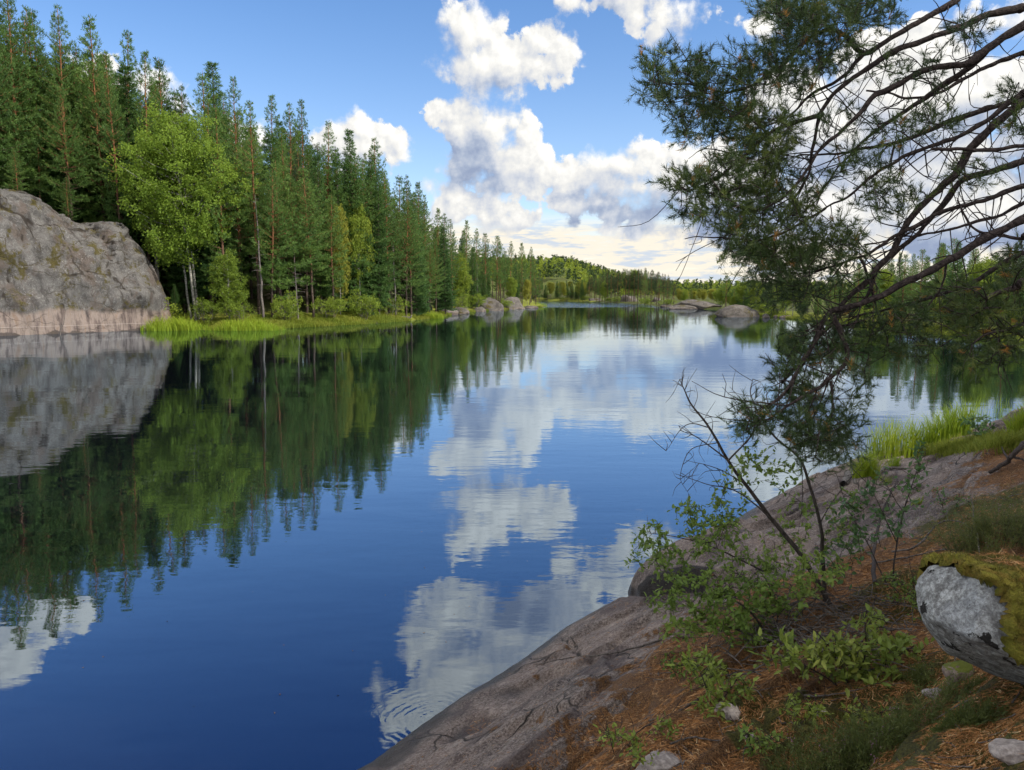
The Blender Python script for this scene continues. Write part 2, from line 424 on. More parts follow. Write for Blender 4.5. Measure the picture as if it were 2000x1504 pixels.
# ================================================================== lake and terrain
SHORE_NEAR = [(715,1504),(800,1440),(900,1370),(940,1347),(1010,1302),(1090,1242),(1175,1194),(1232,1187),(1252,1196),(1244,1178),(1226,1160),(1240,1136),(1290,1106),(1350,1074),(1450,1010),(1530,966),(1600,934),(1680,906),(1760,880),(1860,858),(1930,848),(2000,840)]
SHORE_FAR = [(2000,672),(1930,664),(1860,656),(1780,648),(1700,640),(1620,631),(1560,624),(1530,621),(1440,613),(1400,606),(1330,602),(1290,599.5),(1250,594.5),(1180,591),(1110,589),(1060,588.5)]
SHORE_LEFT = [(1070,599),(1030,602),(990,604.5),(930,609),(890,613),(868,619),(800,627),(700,634),(600,639),(540,642),(430,646),(330,642),(280,648),(200,650),(100,652),(0,656)]
lake = [(-60,-75),(-30,-24),(-14,-7),(-6,1.35)]
NEAR_W = [tuple(at_z(*p))[:2] for p in SHORE_NEAR]
lake += NEAR_W + [(20,27),(27,33),(37,40),(50,48),(60,56),(60,63)]
lake += [tuple(at_z(*p))[:2] for p in SHORE_FAR]
LEFT_W = [tuple(at_z(*p))[:2] for p in SHORE_LEFT]
lake += [(2,345),(10,300)] + LEFT_W + [(-60,58),(-80,30),(-95,-20),(-110,-75)]
LAKE = np.array(lake)
def sdist(x, y, poly=LAKE):
    """signed distance to the shoreline, positive on land"""
    p = np.stack([np.ravel(x), np.ravel(y)], 1).astype(float)
    best = np.full(len(p), 1e18); ins = np.zeros(len(p), bool)
    for a, b in zip(poly, np.roll(poly, -1, 0)):
        ab = b - a; t = np.clip(((p - a) @ ab) / (ab @ ab + 1e-12), 0, 1)
        q = p - a - t[:, None] * ab; best = np.minimum(best, (q * q).sum(1))
        c = ((a[1] <= p[:, 1]) & (b[1] > p[:, 1])) | ((b[1] <= p[:, 1]) & (a[1] > p[:, 1]))
        if c.any():
            xi = a[0] + (p[:, 1] - a[1]) / (b[1] - a[1] + 1e-18) * ab[0]
            ins ^= c & (p[:, 0] < xi)
    return np.where(ins, -1, 1) * np.sqrt(best)
NOTCH = np.array(at_z(1248, 1196))[:2]; NDIR = unit(np.array([0.80, -0.60]))
# granite cliff: s runs along its foot, n inland
CL0 = np.array(at_z(346, 642))[:2]; CLT = unit(np.array(at_z(0, 656))[:2] - CL0); CLN = np.array([CLT[1], -CLT[0]])
CLN = CLN if CLN[0] < 0 else -CLN
CLS = np.array([-4, -1.0, 0.0, 1.0, 2.3, 3.6, 5.2, 7.2, 9.0, 10.6, 12.5, 15.5, 20, 28, 40, 60])
CLH = np.array([0.0, 0.6, 3.2, 6.8, 9.6, 10.9, 11.3, 11.4, 11.8, 12.9, 13.5, 13.7, 13.6, 12, 9, 0.0])
def cliff_top(x, y):
    q = np.stack([x, y], 1) - CL0
    return q @ CLN, np.interp(q @ CLT, CLS, CLH)
def joints(x, y):
    """open joints of the near granite, 0..1"""
    u = (x + y) * 0.7071; w = (x - y) * 0.7071
    a = (w + .45 * fbm(np.stack([u * .5, w * .5, 0 * u + 31], 1), 4)) / 1.25; b = (u * .8 + w * .5 + .6 * fbm(np.stack([u * .6, w * .6, 0 * u + 47], 1), 4)) / 2.3
    da = np.abs(a - np.round(a)) * 1.25; db = np.abs(b - np.round(b)) * 2.3
    ga = np.exp(-(da / .035) ** 2) * sstep(fbm(np.stack([u * .45, w * .9, 0 * u + 3], 1), 3), -.06, .06)
    gb = np.exp(-(db / .035) ** 2) * sstep(fbm(np.stack([u * .5, w * .5, 0 * u + 13], 1), 3), -.02, .08)
    return np.maximum(ga, gb)
def height(x, y, detail=True):
    x = np.ravel(np.asarray(x, float)); y = np.ravel(np.asarray(y, float))
    d = sdist(x, y); dp = np.maximum(d, 0)
    wf = sstep(np.hypot(x - 8, y - 8), 42, 28)
    wl = sstep(x, 4 + y * 0.12, -12 + y * 0.09) * (1 - wf)
    wr = np.clip(1 - wf - wl, 0, 1)
    zf = 0.50 * dp / np.sqrt(1 + (dp / 13.0) ** 2)
    zl = 0.35 * sstep(dp, 0, 2) + 0.10 * dp + 0.30 * np.log1p(np.exp(np.clip((dp - 9) / 3, -30, 30))) * 3 * sstep(dp, 90, 10)
    sc, ct = cliff_top(x, y)
    zl = np.maximum(zl, ct * 0.93 * sstep(sc, 3.5, 7.0))
    zl = np.minimum(zl, 17 + 0.02 * dp)
    sq = (np.stack([x, y], 1) - CL0) @ CLT
    zl = np.where((sc < 5) & (sq > -1.2), np.minimum(zl, -.4 + np.clip(-sq, 0, 1.2) * .8 + np.clip(sc - 2, 0, 5) * 1.5), zl)
    hill = 21 * np.exp(-((x - 62) / 62) ** 2 - ((y - 760) / 150) ** 2) + 9 * np.exp(-((x - 520) / 160) ** 2 - ((y - 700) / 200) ** 2)
    zr = 0.4 * sstep(dp, 0, 3) + (0.9 + 2.3 * sstep(y, 300, 150)) * sstep(dp, 6, 55) + hill
    z = wf * zf + wl * zl + wr * zr
    if detail:
        z = z + sstep(dp, 0.5, 12) * (1 - wf) * 1.6 * fbm(xy0(x, y, 0.13), 4)
        # foreground granite: long swells along the shore and broken steps
        u = (x + y) * 0.7071; w = (x - y) * 0.7071
        nz = 0.34 * fbm(np.stack([u * 0.35, w * 0.75, 0 * u], 1), 3) + 0.13 * fbm(np.stack([u * 1.8, w * 4.0, 0 * u + 5], 1), 4)
        s = fbm(np.stack([u * 0.5, w * 1.3, 0 * u + 9], 1), 3) * 7
        st = (np.floor(s) + sstep(s - np.floor(s), 0.82, 1.0)) * 0.085
        z = z + wf * sstep(dp, 0.0, 0.9) * (nz + st - .06 * joints(x, y))
        # upper slab stands proud of the lower one, ending in a dark overhung nose
        q = np.stack([x, y], 1) - NOTCH; al = q @ NDIR; ac = q[:, 0] * -NDIR[1] + q[:, 1] * NDIR[0]
        z = z + wf * 0.27 * sstep(ac, -0.02, 0.09) * sstep(al, 2.6, 0.6) * sstep(al, -0.6, -0.15) * sstep(ac, 3.0, 0.3)
        z = z + wf * 0.10 * sstep(dp, 0.02, 0.10) * sstep(dp, 1.2, 0.3)
    z = np.where(d < 0, np.maximum(-4.0, d * 0.55 - 0.04), z - 0.02)
    return z
_GX, _GY = np.arange(-12, 34.01, 0.1), np.arange(-8, 40.01, 0.1)
_GZ = height(*np.meshgrid(_GX, _GY)).reshape(len(_GY), len(_GX))
def hz(x, y):
    """terrain height at one place"""
    if _GX[0] < x < _GX[-2] and _GY[0] < y < _GY[-2]:
        i = int((x - _GX[0]) / 0.1); j = int((y - _GY[0]) / 0.1); fx = (x - _GX[i]) / 0.1; fy = (y - _GY[j]) / 0.1
        return float((_GZ[j, i] * (1 - fx) + _GZ[j, i + 1] * fx) * (1 - fy) + (_GZ[j + 1, i] * (1 - fx) + _GZ[j + 1, i + 1] * fx) * fy)
    return float(height([x], [y])[0])
def hzs(x, y):
    i = np.clip(((np.asarray(x) - _GX[0]) / 0.1), 0, len(_GX) - 2); j = np.clip(((np.asarray(y) - _GY[0]) / 0.1), 0, len(_GY) - 2)
    ii = i.astype(int); jj = j.astype(int); fx = i - ii; fy = j - jj
    return (_GZ[jj, ii] * (1 - fx) + _GZ[jj, ii + 1] * fx) * (1 - fy) + (_GZ[jj + 1, ii] * (1 - fx) + _GZ[jj + 1, ii + 1] * fx) * fy
def ground(px, py):
    """where the line of sight through a photo pixel meets the foreground"""
    d = ray(px, py); t = 1.2
    while t < 40:
        x, y, z = d.x * t, d.y * t, CAMH + d.z * t
        if z <= max(hz(x, y), 0.0): break
        t += 0.02
    return Vector((x, y, max(hz(x, y), 0.0)))

def rock_colour(N, p, base, dark, light, s=1.0):
    a = N.noise(p, 0.9 * s, 5, 0.6); b = N.noise(p, 5.0 * s, 6, 0.7); c = N.noise(p, 38.0 * s, 3, 0.7)
    col = N.mix(N.ss(a, 0.38, 0.62), dark, base)
    col = N.mix(N.ss(b, 0.50, 0.72), col, light)
    col = N.mix(N.m('MULTIPLY', N.ss(c, 0.42, 0.66), 0.55), col, light)
    col = N.mix(N.m('MULTIPLY', N.ss(c, 0.48, 0.34), 0.6), col, dark)
    return col, N.m('ADD', N.m('MULTIPLY', b, 0.6), N.m('MULTIPLY', c, 0.4))
def fn_fore(N):
    p = pos(N)
    rot = N.n('ShaderNodeVectorRotate', rotation_type='Z_AXIS', ins={'Vector': p, 'Angle': R(-45)}).outputs[0]
    sp = N.v('MULTIPLY', rot, (0.8, 1.35, 1.35))
    col, h = rock_colour(N, sp, (0.165, 0.120, 0.102), (0.052, 0.037, 0.033), (0.32, 0.26, 0.225), 1.3)
    gr = N.noise(p, 120.0, 2, 0.6); gr2 = N.noise(p, 46.0, 4, 0.75)
    col = N.mix(N.m('MULTIPLY', N.ss(gr2, .50, .66), .6), col, (.40, .33, .29)); col = N.mix(N.m('MULTIPLY', N.ss(gr2, .46, .34), .75), col, (.055, .042, .040))
    col = N.mix(N.m('MULTIPLY', N.ss(gr, .54, .70), .5), col, (.46, .41, .38))
    h = N.m('ADD', h, N.m('MULTIPLY', gr2, .55))
    vn_ = N.ss(N.noise(N.v('MULTIPLY', rot, (.7, 1.2, 1.2)), 1.1, 6, .66), .50, .57); col = N.mix(N.m('MULTIPLY', vn_, .62), col, (.060, .043, .044))
    streak = N.noise(N.v('MULTIPLY', rot, (0.6, 6.0, 6.0)), 2.2, 5, 0.6)
    col = N.mix(N.m('MULTIPLY', N.ss(streak, 0.56, 0.70), 0.35), col, (0.40, 0.36, 0.33))
    cr = N.vor(N.v('ADD', sp, N.v('MULTIPLY', N.noise(sp, 2.0, 3, 0.5, out=1), (0.6, 0.6, 0.6))), 1.6, 'DISTANCE_TO_EDGE')
    crack = N.ss(cr, 0.0, 0.03, 1.0, 0.0)
    crack = N.m('MULTIPLY', crack, N.ss(N.noise(p, 0.8, 2), 0.48, 0.58))
    col = N.mix(crack, col, (0.03, 0.025, 0.022))
    col = N.mix(N.ss(N.m('ADD', attr(N, 'dark_tone'), N.m('MULTIPLY', N.m('SUBTRACT', N.noise(p, 5.0, 5, .65), .5), .9)), .35, .6, 0, .92), col, (0.016, 0.014, 0.014))
    z = N.n('ShaderNodeSeparateXYZ', ins={0: p}).outputs[2]
    wet = N.ss(N.m('ADD', z, N.m('MULTIPLY', N.noise(p, 1.7, 5), -0.22)), 0.12, 0.03)
    col = N.mix(wet, col, (0.05, 0.043, 0.042))
    lit = attr(N, 'litter'); n1 = N.noise(p, 3.2, 6, 0.68)
    lf = N.ss(N.m('ADD', lit, N.m('MULTIPLY', N.m('SUBTRACT', n1, 0.5), 2.6)), 0.44, 0.60)
    ln = N.noise(p, 90.0, 3, 0.7)
    lc = N.ramp(ln, [(0.3, (0.035, 0.022, 0.014)), (0.46, (0.15, 0.075, 0.032)), (0.58, (0.30, 0.145, 0.053)), (0.72, (0.44, 0.28, 0.15))])
    col = N.mix(lf, col, lc)
    mo = N.ss(N.m('ADD', attr(N, 'moss'), N.m('MULTIPLY', N.m('SUBTRACT', N.noise(p, 2.4, 5, 0.65), 0.5), 1.4)), 0.48, 0.66)
    mc = N.ramp(N.noise(p, 55.0, 4, 0.7), [(0.3, (0.028, 0.030, 0.008)), (0.55, (0.105, 0.098, 0.018)), (0.75, (0.19, 0.165, 0.035))])
    col = N.mix(mo, col, mc)
    hh = N.m('ADD', h, N.m('MULTIPLY', N.m('MAXIMUM', lf, mo), N.m('MULTIPLY', ln, 1.2)))
    hh = N.m('SUBTRACT', hh, N.m('MULTIPLY', crack, 0.6))
    rough = N.m('MULTIPLY_ADD', wet, -0.45, 0.85)
    return principled(N, col, rough, bump(N, hh, 1.0, 0.055), 0.35)
M['foreground'] = material('granite with needle litter', fn_fore)
def fn_land(N):
    p = pos(N); a = N.noise(p, 0.18, 5, 0.6); b = N.noise(p, 2.2, 5, 0.7)
    c = N.mix(N.ss(a, 0.35, 0.65), (0.045, 0.042, 0.020), (0.07, 0.095, 0.025))
    c = N.mix(N.ss(b, 0.4, 0.7), c, (0.10, 0.115, 0.03))
    g = N.ss(N.m('ADD', attr(N, 'bank'), N.m('MULTIPLY', N.m('SUBTRACT', N.noise(p, 0.5, 4), 0.5), 0.9)), 0.4, 0.6)
    c = N.mix(g, c, N.mix(b, (0.10, 0.125, 0.02), (0.20, 0.205, 0.035)))
    return principled(N, c, 0.95, bump(N, b, 1.0, 0.25), 0.1)
M['land'] = material('forest floor', fn_land)

def grid_mesh(xs, ys, zf, name, mat, keep=None, attrs=None, **tg):
    X, Y = np.meshgrid(xs, ys); Z = zf(X, Y)
    mb = MB(); ny, nx = X.shape
    i = (np.arange(ny - 1)[:, None] * nx + np.arange(nx - 1)[None]).ravel()
    q = np.stack([i, i + 1, i + nx + 1, i + nx], 1)
    if keep is not None:
        cx = (X[:-1, :-1] + X[1:, 1:]).ravel() / 2; cy = (Y[:-1, :-1] + Y[1:, 1:]).ravel() / 2
        q = q[keep(cx, cy)]
    mb.add(np.stack([X.ravel(), Y.ravel(), Z.ravel()], 1), None, q)
    at = {k: f(X.ravel(), Y.ravel()) for k, f in (attrs or {}).items()}
    return mb.build(name, mat, None, True, at, **tg)
FX0, FX1, FY0, FY1 = -4.0, 22.0, 0.0, 28.0
def litter(x, y):
    d = sdist(x, y)
    q = np.stack([x, y], 1) - NOTCH; ac = q[:, 0] * -NDIR[1] + q[:, 1] * NDIR[0]
    up = sstep(ac, -0.1, 0.6)
    start = 1.5 + up * (1.9 + 1.2 * sstep(y, 11, 15))
    return sstep(d, start - 0.5, start + 1.1) * 0.86 + 0.10 * sstep(d, 0.3, 0.6)
def dark_tone(x, y):                                          # black tone down the step between the two slabs and along the joints
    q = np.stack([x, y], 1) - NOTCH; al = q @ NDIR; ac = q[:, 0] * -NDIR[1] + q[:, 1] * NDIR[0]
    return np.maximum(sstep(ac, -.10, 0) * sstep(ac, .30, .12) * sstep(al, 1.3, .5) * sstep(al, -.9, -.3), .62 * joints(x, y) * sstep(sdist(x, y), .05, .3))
def mossy(x, y):
    d = sdist(x, y); m = np.zeros(len(x))
    for px, py, r in ((1790,1160,.7),(1720,1200,.4),(1880,1440,.7),(1960,1420,.8),(1500,1440,.35),(1450,1400,.25),(1980,1000,1.2),(1760,1120,.5),(1550,1400,.35),(1700,1370,.4),(1600,1480,.5),(1400,1330,.25),(1850,1290,.35)):
        g = ground(px, py); m = np.maximum(m, sstep(np.hypot(x - g.x, y - g.y), r * 1.3, r * 0.3) * .9)
    return np.maximum(m, 0.55 * sstep(d, 5.5, 9))
xs = np.arange(FX0, FX1 + .001, 0.045); ys = np.arange(FY0, FY1 + .001, 0.045)
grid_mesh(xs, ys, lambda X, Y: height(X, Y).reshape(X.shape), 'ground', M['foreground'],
          lambda cx, cy: sdist(cx, cy) > -1.0, {'litter': litter, 'moss': mossy, 'dark_tone': dark_tone}, kind='structure')
def spaced(lo, hi, near, step, grow):
    out = [0.0]; s = step
    while out[-1] < hi: out.append(out[-1] + s); s *= grow
    neg = [0.0]; s = step
    while neg[-1] > lo: neg.append(neg[-1] - s); s *= grow
    return np.array(sorted(set(neg + out)))
gx = spaced(-1500, 1700, 0, 2.0, 1.022); gy = spaced(-300, 3000, 0, 2.0, 1.018)
def snap(g, lo, hi):
    g = g[(g < lo - .5) | (g > hi + .5)]
    return np.array(sorted(np.concatenate([g, np.linspace(lo, hi, 14)])))
gx = snap(gx, FX0, FX1); gy = snap(gy, FY0, FY1)
def coarse(X, Y):
    z = height(X, Y).reshape(X.shape)
    ins = (X > FX0 + .3) & (X < FX1 - .3) & (Y > FY0 + .3) & (Y < FY1 - .3)
    return np.where(ins, z - .2, z)
def bank(x, y):
    d = sdist(x, y); left = (x < 0.09 * y + 6) & (y > 40)
    return np.where(left, 0.9 * sstep(d, 10, 4) * sstep(d, 0.0, 0.6), (0.3 + .5 * sstep(y, 200, 130)) * sstep(d, 14, 6) * (y > 30))
grid_mesh(gx, gy, coarse, 'terrain', M['land'],
          lambda cx, cy: ~((cx > FX0) & (cx < FX1) & (cy > FY0) & (cy < FY1)), {'bank': bank}, kind='structure')

def fn_water(N):
    p = pos(N); sx = N.n('ShaderNodeSeparateXYZ', ins={0: p}); y = sx.outputs[1]
    a = N.noise(N.v('MULTIPLY', p, (0.35, 0.9, 1)), 1.0, 3, 0.5)
    b = N.noise(N.v('MULTIPLY', p, (1.6, 3.4, 1)), 1.0, 3, 0.55)
    c = N.noise(N.v('MULTIPLY', p, (0.05, 0.12, 1)), 1.0, 2, 0.5)
    breeze = N.ss(N.m('ADD', y, N.m('MULTIPLY', N.m('SUBTRACT', N.noise(N.v('MULTIPLY', p, (0.02, 0.05, 1)), 1.0, 3), 0.5), 60.0)), 196, 214)
    amp = N.m('ADD', N.ss(N.noise(N.v('MULTIPLY', p, (0.03, 0.07, 1)), 1.0, 3, 0.5), 0.35, 0.7, 0.25, 1.0), N.m('MULTIPLY', breeze, 26.0))
    h = N.m('ADD', N.m('MULTIPLY', a, 0.0055), N.m('MULTIPLY', N.m('MULTIPLY', b, amp), 0.0026))
    h = N.m('ADD', h, N.m('MULTIPLY', c, 0.018))
    for (px, py, wl, rad, am) in ((845, 1405, 0.085, 1.0, .00035), (1170, 1170, 0.07, .35, .0002)):
        c0 = at_z(px, py)
        dd = N.v('LENGTH', N.v('SUBTRACT', p, (c0.x, c0.y, 0)))
        dd = N.m('ADD', dd, N.m('MULTIPLY', N.noise(p, 2.5, 3, .6), .22))
        rg = N.m('MULTIPLY', N.m('SINE', N.m('MULTIPLY', dd, 2 * math.pi / wl)), N.m('MULTIPLY', N.ss(dd, rad, rad * .15, 0.0, am), N.ss(N.noise(p, 2.2, 2, 0.5), 0.3, 0.65)))
        h = N.m('ADD', h, rg)
    nrm = N.n('ShaderNodeBump', ins={'Height': h, 'Strength': 1.0, 'Distance': 1.0}).outputs[0]
    inc = N.n('ShaderNodeNewGeometry').outputs['Incoming']
    cs = N.m('ABSOLUTE', N.v('DOT_PRODUCT', inc, nrm))
    fr = N.m('POWER', N.m('SUBTRACT', 1.0, cs, clamp=True), 3.0)
    fac = N.m('MULTIPLY_ADD', fr, 0.77, 0.19, clamp=True)
    gl = N.n('ShaderNodeBsdfGlossy', ins={'Color': (0.74, 0.87, 1.0, 1), 'Roughness': 0.015, 'Normal': nrm}).outputs[0]
    df = N.n('ShaderNodeBsdfDiffuse', ins={'Color': (0.004, 0.005, 0.008, 1)}).outputs[0]
    return N.n('ShaderNodeMixShader', ins={0: fac, 1: df, 2: gl}).outputs[0]
M['water'] = material('dark lake water', fn_water)
mb = MB(); mb.add([(-1500, -300, 0), (1700, -300, 0), (1700, 3000, 0), (-1500, 3000, 0)], None, [[0, 1, 2, 3]])
mb.build('water', M['water'], kind='structure')

# ================================================================== tree prototypes
def up_(a): return np.array([0, 0, a])
def conifer(kind, H, R0, cb, seed, dens=1.0):
    """one conifer as (wood mesh builder, needle mesh builder)"""
    g = np.random.RandomState(seed); wood, crown = MB(), MB()
    n = 16; zz = np.linspace(-0.8, H, n); wob = np.cumsum(g.normal(0, .035, (n, 2)), 0) * (H / 22)
    wob -= wob[1]; wob = wob - np.linspace(0, 1, n)[:, None] * wob[-1] * .6
    tp = np.stack([wob[:, 0], wob[:, 1], zz], 1); r0 = 0.0062 * H + 0.02
    tr = r0 * np.clip(1 - zz / H, 0, 1.2) ** 0.75 + 0.012
    tube(wood, tp, tr, 8)
    def axis(z): return np.array([np.interp(z, zz, tp[:, 0]), np.interp(z, zz, tp[:, 1]), z])
    pine = kind == 'pine'
    z = cb * H; B, Dd, A = [], [], []
    while z < H - 0.25:
        t = (z - cb * H) / (H * (1 - cb))
        if pine: L = R0 * 1.15 * min((1 - t) ** 0.95 * (0.45 + 0.65 * min(1, t * 3.0)), 1) + 0.16
        else: L = R0 * (1 - t) ** 0.92 * (0.75 + .25 * min(1, t * 5)) + 0.18
        nb = g.randint(4, 7) if pine else g.randint(5, 8)
        a0 = g.uniform(0, 6.28)
        for k in range(nb):
            az = a0 + k * 6.283 / nb + g.normal(0, .25); l = L * g.uniform(.55, 1.2)
            if pine and t < .35 and g.rand() < .25: continue
            e = (-0.05 + 0.95 * t ** 1.2 + g.normal(0, .12)) if pine else (-0.42 + 0.85 * t + g.normal(0, .08))
            h = np.array([math.cos(az), math.sin(az), 0]); side = np.array([-h[1], h[0], 0])
            ns = max(3, int(l / .5)); s = np.linspace(0, 1, ns + 1)
            curve = (0.22 * s ** 2 * l * (1 if pine else .9))
            pts = axis(z + g.normal(0, .1)) + h * (s * l * math.cos(e))[:, None] + up_(1) * (s * l * math.sin(e) + curve)[:, None]
            tube(wood, pts, (0.012 + .010 * l) * (1 - s * .85), 3, cap=False)
            step = (.26 if pine else .20) / dens * (1 + .5 * t)
            ss = np.arange(.30 if pine else .18, 1.0, step / max(l, .3)); ss = np.append(ss, 1.0)
            for q in ss:
                p = np.array([np.interp(q, s, pts[:, c]) for c in range(3)])
                w = (1 - q) * (.42 if pine else .34) * l + .16
                for sg in ((-1, 1) if q < .98 else (0,)):
                    m = max(1, int(w / .30))
                    for j in range(m):
                        f = (j + g.uniform(.4, 1)) / m * w
                        off = h * f * .6 + side * sg * f * .8 + up_(f * (.22 if pine else -.22) + g.normal(0, .06))
                        B.append(p + off); Dd.append(h * .6 + side * sg * .6 + up_((.45 + .8 * t) if pine else -.12 + .5 * t)); A.append(g.uniform(0, 1))
        z += (0.66 if pine else 0.44) * (H / 22) ** .6 * g.uniform(.75, 1.25) * (1 if t < .9 else .8)
    B, Dd, A = np.array(B), np.array(Dd), np.array(A)
    A = np.clip(A * .55 + .45 * (vnoise(B * .9) * 1.2 - .1), 0, 1)
    m = 9 if pine else 7
    tt = np.repeat(np.clip((B[:, 2] / H - cb) / (1 - cb), 0, 1), m)
    BB = np.repeat(B, m, 0) + g.normal(0, .06, (len(B) * m, 3)); DD = unit(np.repeat(unit(Dd), m, 0) + g.normal(0, .55, (len(B) * m, 3)))
    ln = g.uniform(.20, .38, len(BB)) if pine else g.uniform(.22, .40, len(BB))
    ln = ln * (1 - .30 * tt)
    blades(crown, BB, DD, ln, (.075 if pine else .085) * (1 - .25 * tt), np.repeat(A, m), g)
    if pine:                                             # dead stubs below the live crown
        for k in range(14):
            zq = g.uniform(.12, cb) * H; az = g.uniform(0, 6.28); l = g.uniform(.4, 1.5)
            h = np.array([math.cos(az), math.sin(az), -.15]); a = axis(zq)
            tube(wood, [a, a + h * l * .6, a + h * l + up_(g.normal(0, .1))], [.022, .015, .006], 3, cap=False)
    return wood, crown
def broadleaf(H, W, cb, seed, stems=1, nclump=70, nleaf=110, lsize=.22, spread=.62):
    g = np.random.RandomState(seed); wood, crown = MB(), MB(); tips = []
    for sidx in range(stems):
        a = g.uniform(0, 6.28); off = np.array([math.cos(a), math.sin(a), 0]) * (0 if sidx == 0 else g.uniform(.35, .9))
        hh = H * (1 if sidx == 0 else g.uniform(.7, .92)); n = 12; zz = np.linspace(-.6, hh * .95, n)
        tp = off * (1 + zz[:, None] / hh * 1.5) + np.stack([np.cumsum(g.normal(0, .06, n)), np.cumsum(g.normal(0, .06, n)), zz], 1)
        tube(wood, tp, (.0065 * hh + .02) * np.clip(1 - zz / hh, 0.03, 1.1) ** .7, 7)
        for k in range(int(nclump / stems)):
            t = cb + (1 - cb) * g.rand() ** .8; z = t * hh * .9; a = g.uniform(0, 6.28)
            u = (t - cb) / (1 - cb); prof = math.sin(math.pi * min(1, u * .82 + .16)) ** .7
            l = W / 2 * prof * g.uniform(.45, 1.05) + .2; h = np.array([math.cos(a), math.sin(a), 0])
            b = np.array([np.interp(z, zz, tp[:, c]) for c in range(3)])
            e = b + h * l + up_(l * g.uniform(.25, .75)); mid = (b + e) / 2 + up_(-.08 * l)
            tube(wood, catmull([b, mid, e], 3), np.linspace(.018 + .006 * l, .006, 7), 3, cap=False); tips.append((e, l)); 
            if l > 1.6: tips.append((mid + g.normal(0, .3, 3), l))
    for (e, l) in tips:
        m = int(nleaf * g.uniform(.6, 1.3)); r = spread * g.uniform(.7, 1.3)
        sub = e + g.normal(0, r * .75, (7, 3)) * [1, 1, .75]; c = sub[g.randint(0, 7, m)] + g.normal(0, r * .33, (m, 3))
        leaves(crown, c, g.normal(size=(m, 3)) + up_(-.3), lsize * g.uniform(.7, 1.3, m), lsize * .8, np.clip(g.rand() * .4 + .6 * g.rand(m), 0, 1), g)
    return wood, crown
PROTO = {}
def proto(key, builders, name, bark, leaf):
    w, c = builders
    PROTO[key] = (name, w.mesh('trunk', [M[bark]], True), c.mesh('crown', [M[leaf]]))
for i in range(3): proto('tall%d' % i, conifer('pine', 22, 2.5 + .25 * i, .46 - .06 * i, 100 + i), 'pine_tree', 'pine_bark', 'pine_needles')
for i in range(3): proto('pine%d' % i, conifer('pine', 18, 2.5 + .2 * i, .20 + .06 * i, 120 + i), 'pine_tree', 'pine_bark', 'pine_needles')
for i in range(2): proto('broad%d' % i, conifer('pine', 15, 3.7 + .3 * i, .14 + .1 * i, 130 + i, .85), 'pine_tree', 'pine_bark', 'pine_needles')
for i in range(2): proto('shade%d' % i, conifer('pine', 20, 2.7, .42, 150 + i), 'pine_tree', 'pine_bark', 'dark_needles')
for i in range(3): proto('spruce%d' % i, conifer('spruce', 18, 2.3 + .25 * i, .04 + .05 * i, 140 + i), 'spruce_tree', 'spruce_bark', 'spruce_needles')
for i in range(3): proto('birch%d' % i, broadleaf(13, 5.0 + i * .6, .22 + .05 * i, 160 + i, 1 + i % 2), 'birch_tree', 'birch_bark', 'birch_leaves')
for i in range(2): proto('yellow%d' % i, broadleaf(12, 4.6, .2, 170 + i, 1), 'birch_tree', 'birch_bark', 'far_leaves')
proto('aspen', broadleaf(22, 11.5, .33, 181, 3, 195, 150, .20, .66), 'aspen_tree', 'birch_bark', 'aspen_leaves')
for i in range(2): proto('shrub%d' % i, broadleaf(2.6, 3.2, .05, 190 + i, 4, 44, 60, .13, .32), 'shrub', 'twig_grey', 'birch_leaves')
PH = {'broad': 15, 'shade': 20, 'tall': 22, 'pine': 18, 'spruce': 18, 'birch': 13, 'yellow': 12, 'aspen': 22, 'shrub': 2.6}
_tilt = random.Random(4)
def stem_of(key): return key.rstrip('0123456789')
def plant(key, loc, h, label, category, group=None, rz=0.0, wide=1.0):
    """a tree of its own: empty at its foot, trunk and crown as parts"""
    name, tm, cm = PROTO[key]; s = h / PH[stem_of(key)]
    r = empty(name, loc, label, category, group, rz, (s * wide, s * wide, s)); r.rotation_euler = (_tilt.gauss(0, .022), _tilt.gauss(0, .022), rz)
    for nm, me in (('trunk', tm), ('crown', cm)):
        o = bpy.data.objects.new(nm, me); COL.objects.link(o); o.parent = r
    return r
def by_top(px, py, y, x_of=None):
    """foot and height of a tree at depth y whose top shows at a photo pixel"""
    t = at_y(px, py, y); z = hz(t.x, t.y); return Vector((t.x, t.y, z)), t.z - z

